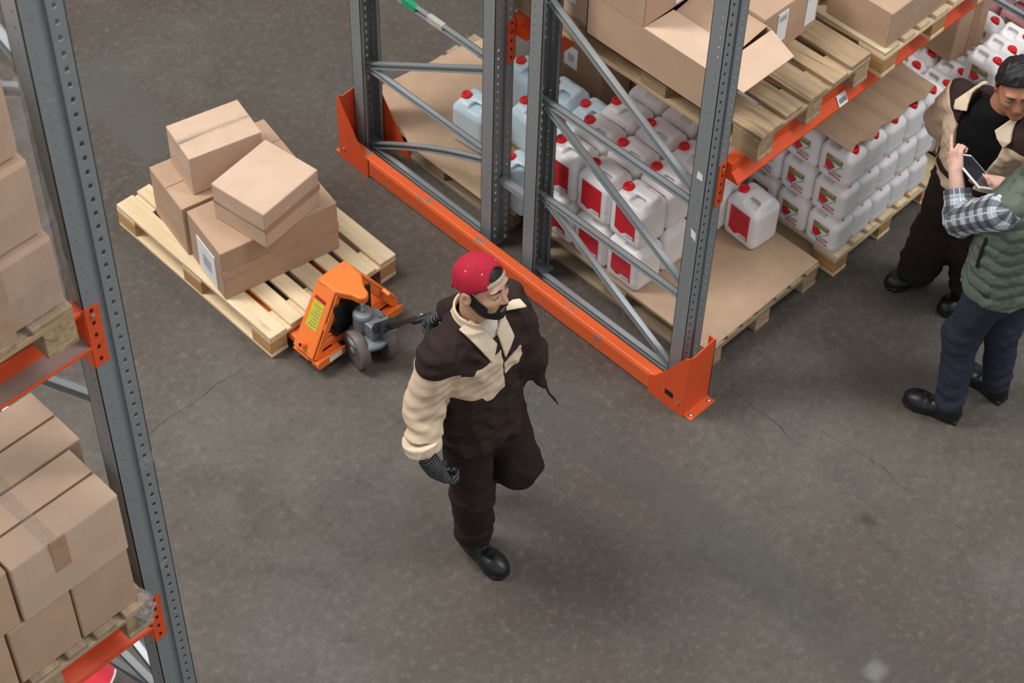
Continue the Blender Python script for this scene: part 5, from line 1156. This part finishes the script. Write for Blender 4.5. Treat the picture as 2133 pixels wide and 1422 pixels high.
def vest3(p):
    d = tor3(p); d = smin(d, sd_cone(p, (0.80, -0.967, 1.41), (0.735, -0.962, 1.39), 0.070, 0.070), 0.04); d = smin(d, sd_cone(p, (0.98, -0.967, 1.41), (1.045, -0.975, 1.39), 0.070, 0.070), 0.04)
    x = p[:, 0]-0.885; y = p[:, 1]+0.972; an = np.arctan2(x, y)
    z = p[:, 2]+0.010*np.sin(an*3)+0.006*np.sin(an*9)
    seam = np.abs(np.sin(math.pi*z/0.070)); vs_ = np.minimum(1, np.abs(an+0.95)/0.10)*np.minimum(1, np.abs(an-0.0)/0.06)*np.minimum(1, np.abs(an-0.95)/0.10)
    d = d-0.011*np.sqrt(seam)*np.sqrt(vs_)+0.003+folds(p, 0.0034, 1.9)
    return np.maximum(d, 0.835-p[:, 2])
pbuild(p3, 'vest', vest3, [V3(0.65, -1.17, 0.82), V3(1.13, -0.78, 1.50)], 0.05, 0.0060, 'vest_green')
pbuild(p3, 'vest_collar', lambda p: np.maximum(np.maximum(np.abs(np.sqrt((p[:, 0]-0.912)**2+(p[:, 1]+0.995)**2)-0.088)-0.012, p[:, 2]-1.515), 1.43-p[:, 2]), [V3(0.912, -0.995, 1.43), V3(0.912, -0.995, 1.51)], 0.13, 0.006, 'vest_green')
ZIP0, ZIP1, ZIP2 = (0.687, -0.929, 1.206), (0.689, -0.922, 1.117), (0.689, -0.923, 1.025)
m = MB(); m.tube([Vector(z_)+Vector((-0.008, -0.004, 0.010)) for z_ in (ZIP0, ZIP1, ZIP2)], 0.007, 8); m.build('pocket_zip', 'black_rubber', p3)
def sleeve_attr(a, b, c, which):
    def fn(V):
        t1, t2 = arm_t(V, a, b), arm_t(V, b, c); la, lb = float(np.linalg.norm(b-a)), float(np.linalg.norm(c-b)); d1 = sd_cone(V, a, b, 0, 0); d2 = sd_cone(V, b, c, 0, 0); up = d1 < d2
        if which == 'pa': return np.where(up, t1*la, la+t2*lb)+5.0
        ax = np.where(up[:, None], (b-a)/la, (c-b)/lb); foot = np.where(up[:, None], a+t1[:, None]*(b-a), b+t2[:, None]*(c-b)); q = V-foot
        e1 = np.cross(ax, np.array([0.3, 0.5, 0.81])); e1 /= np.linalg.norm(e1, axis=1)[:, None]; e2 = np.cross(ax, e1); return np.arctan2((q*e1).sum(1), (q*e2).sum(1))*0.0663+5.0
    return fn
for a, b, c, e in ((qL, rL, sL, 0.62), (qR, rR, sR, 0.72)):
    c2 = b+(c-b)*e
    fn = lambda p, a=a, b=b, c2=c2: np.maximum(chain(p, [a, b, c2], [0.078, 0.066, 0.052], 0.03)+folds(p, 0.0055, 1.3), (arm_t(p, b, c2)-1.0)*0.12)
    pbuild(p3, 'shirt_sleeve', fn, [a, b, c2], 0.12, 0.0055, 'plaid', {'pa': sleeve_attr(a, b, c2, 'pa'), 'pb': sleeve_attr(a, b, c2, 'pb')})
    cf = lambda p, b=b, c2=c2: np.maximum(np.maximum(sd_cone(p, b, c2, 0.066, 0.059), (arm_t(p, b, c2)-1.02)*0.12), (0.72-arm_t(p, b, c2))*0.12)
    pbuild(p3, 'shirt_cuff', cf, [b, c2], 0.10, 0.0045, 'plaid', {'pa': sleeve_attr(a, b, c2, 'pa'), 'pb': sleeve_attr(a, b, c2, 'pb')})
def trous3(p):
    d = column(p, [0.78, 0.88, 0.96], [(0.880, -0.985)]*3, [0.160, 0.165, 0.155], [0.125, 0.125, 0.12], F3)
    d = smin(d, chain(p, [tL, uL, vL+V3(0, 0, 0.02)], [0.105, 0.080, 0.066], 0.05), 0.04); d = smin(d, chain(p, [tR, uR, vR+V3(0, 0, 0.02)], [0.105, 0.080, 0.066], 0.05), 0.04)
    d = d+folds(p, 0.0045, 1.2)+0.0045*np.sin(p[:, 2]*75+2*np.sin(p[:, 0]*30))*(np.exp(-((p[:, 2]-0.17)/0.09)**2)+0.8*np.exp(-((p[:, 2]-0.52)/0.06)**2))
    return np.maximum(d, 0.055-p[:, 2])
pbuild(p3, 'trousers', trous3, [tL, tR, uL, uR, vL, vR, V3(0.88, -0.98, 0.96)], 0.12, 0.006, 'trousers_navy')
for hh, tt in ((V3(0.755, -1.025, 0.001), V3(0.682, -0.762, 0.001)), (V3(0.995, -1.105, 0.001), V3(1.015, -0.830, 0.001))):
    pbuild(p3, 'shoe', lambda p, hh=hh, tt=tt: shoe_sdf(p, hh, tt), [hh, tt, tt+V3(0, 0, 0.13)], 0.07, 0.005, 'shoe_leather')
# tablet
e1 = Vector((-0.30, -0.95, -0.06)).normalized(); e2 = Vector((-0.78, 0.24, -0.50)); e2 = (e2-e1*e2.dot(e1)).normalized(); e3 = e1.cross(e2)
if e3.z < 0: e3 = -e3
tb = thing('tablet', 'white-framed tablet held by the man in the vest', 'tablet', (0.957, -0.668, 1.222))
Mt = Matrix((e1, e2, e3)).transposed().to_4x4()
tb.rotation_euler = Mt.to_euler()
m = MB(); m.box(-0.115, 0.115, -0.082, 0.082, -0.004, 0.004); m.build('frame', 'paper', tb, bevel=0.003, seg=2)
n_ = NT('tablet_glass'); n_.set(lin((58, 58, 66)), 0.08); MATS['tablet_glass'] = n_.m
m = MB(); m.box(-0.100, 0.100, -0.073, 0.073, 0.0041, 0.0046); m.build('screen', 'tablet_glass', tb)
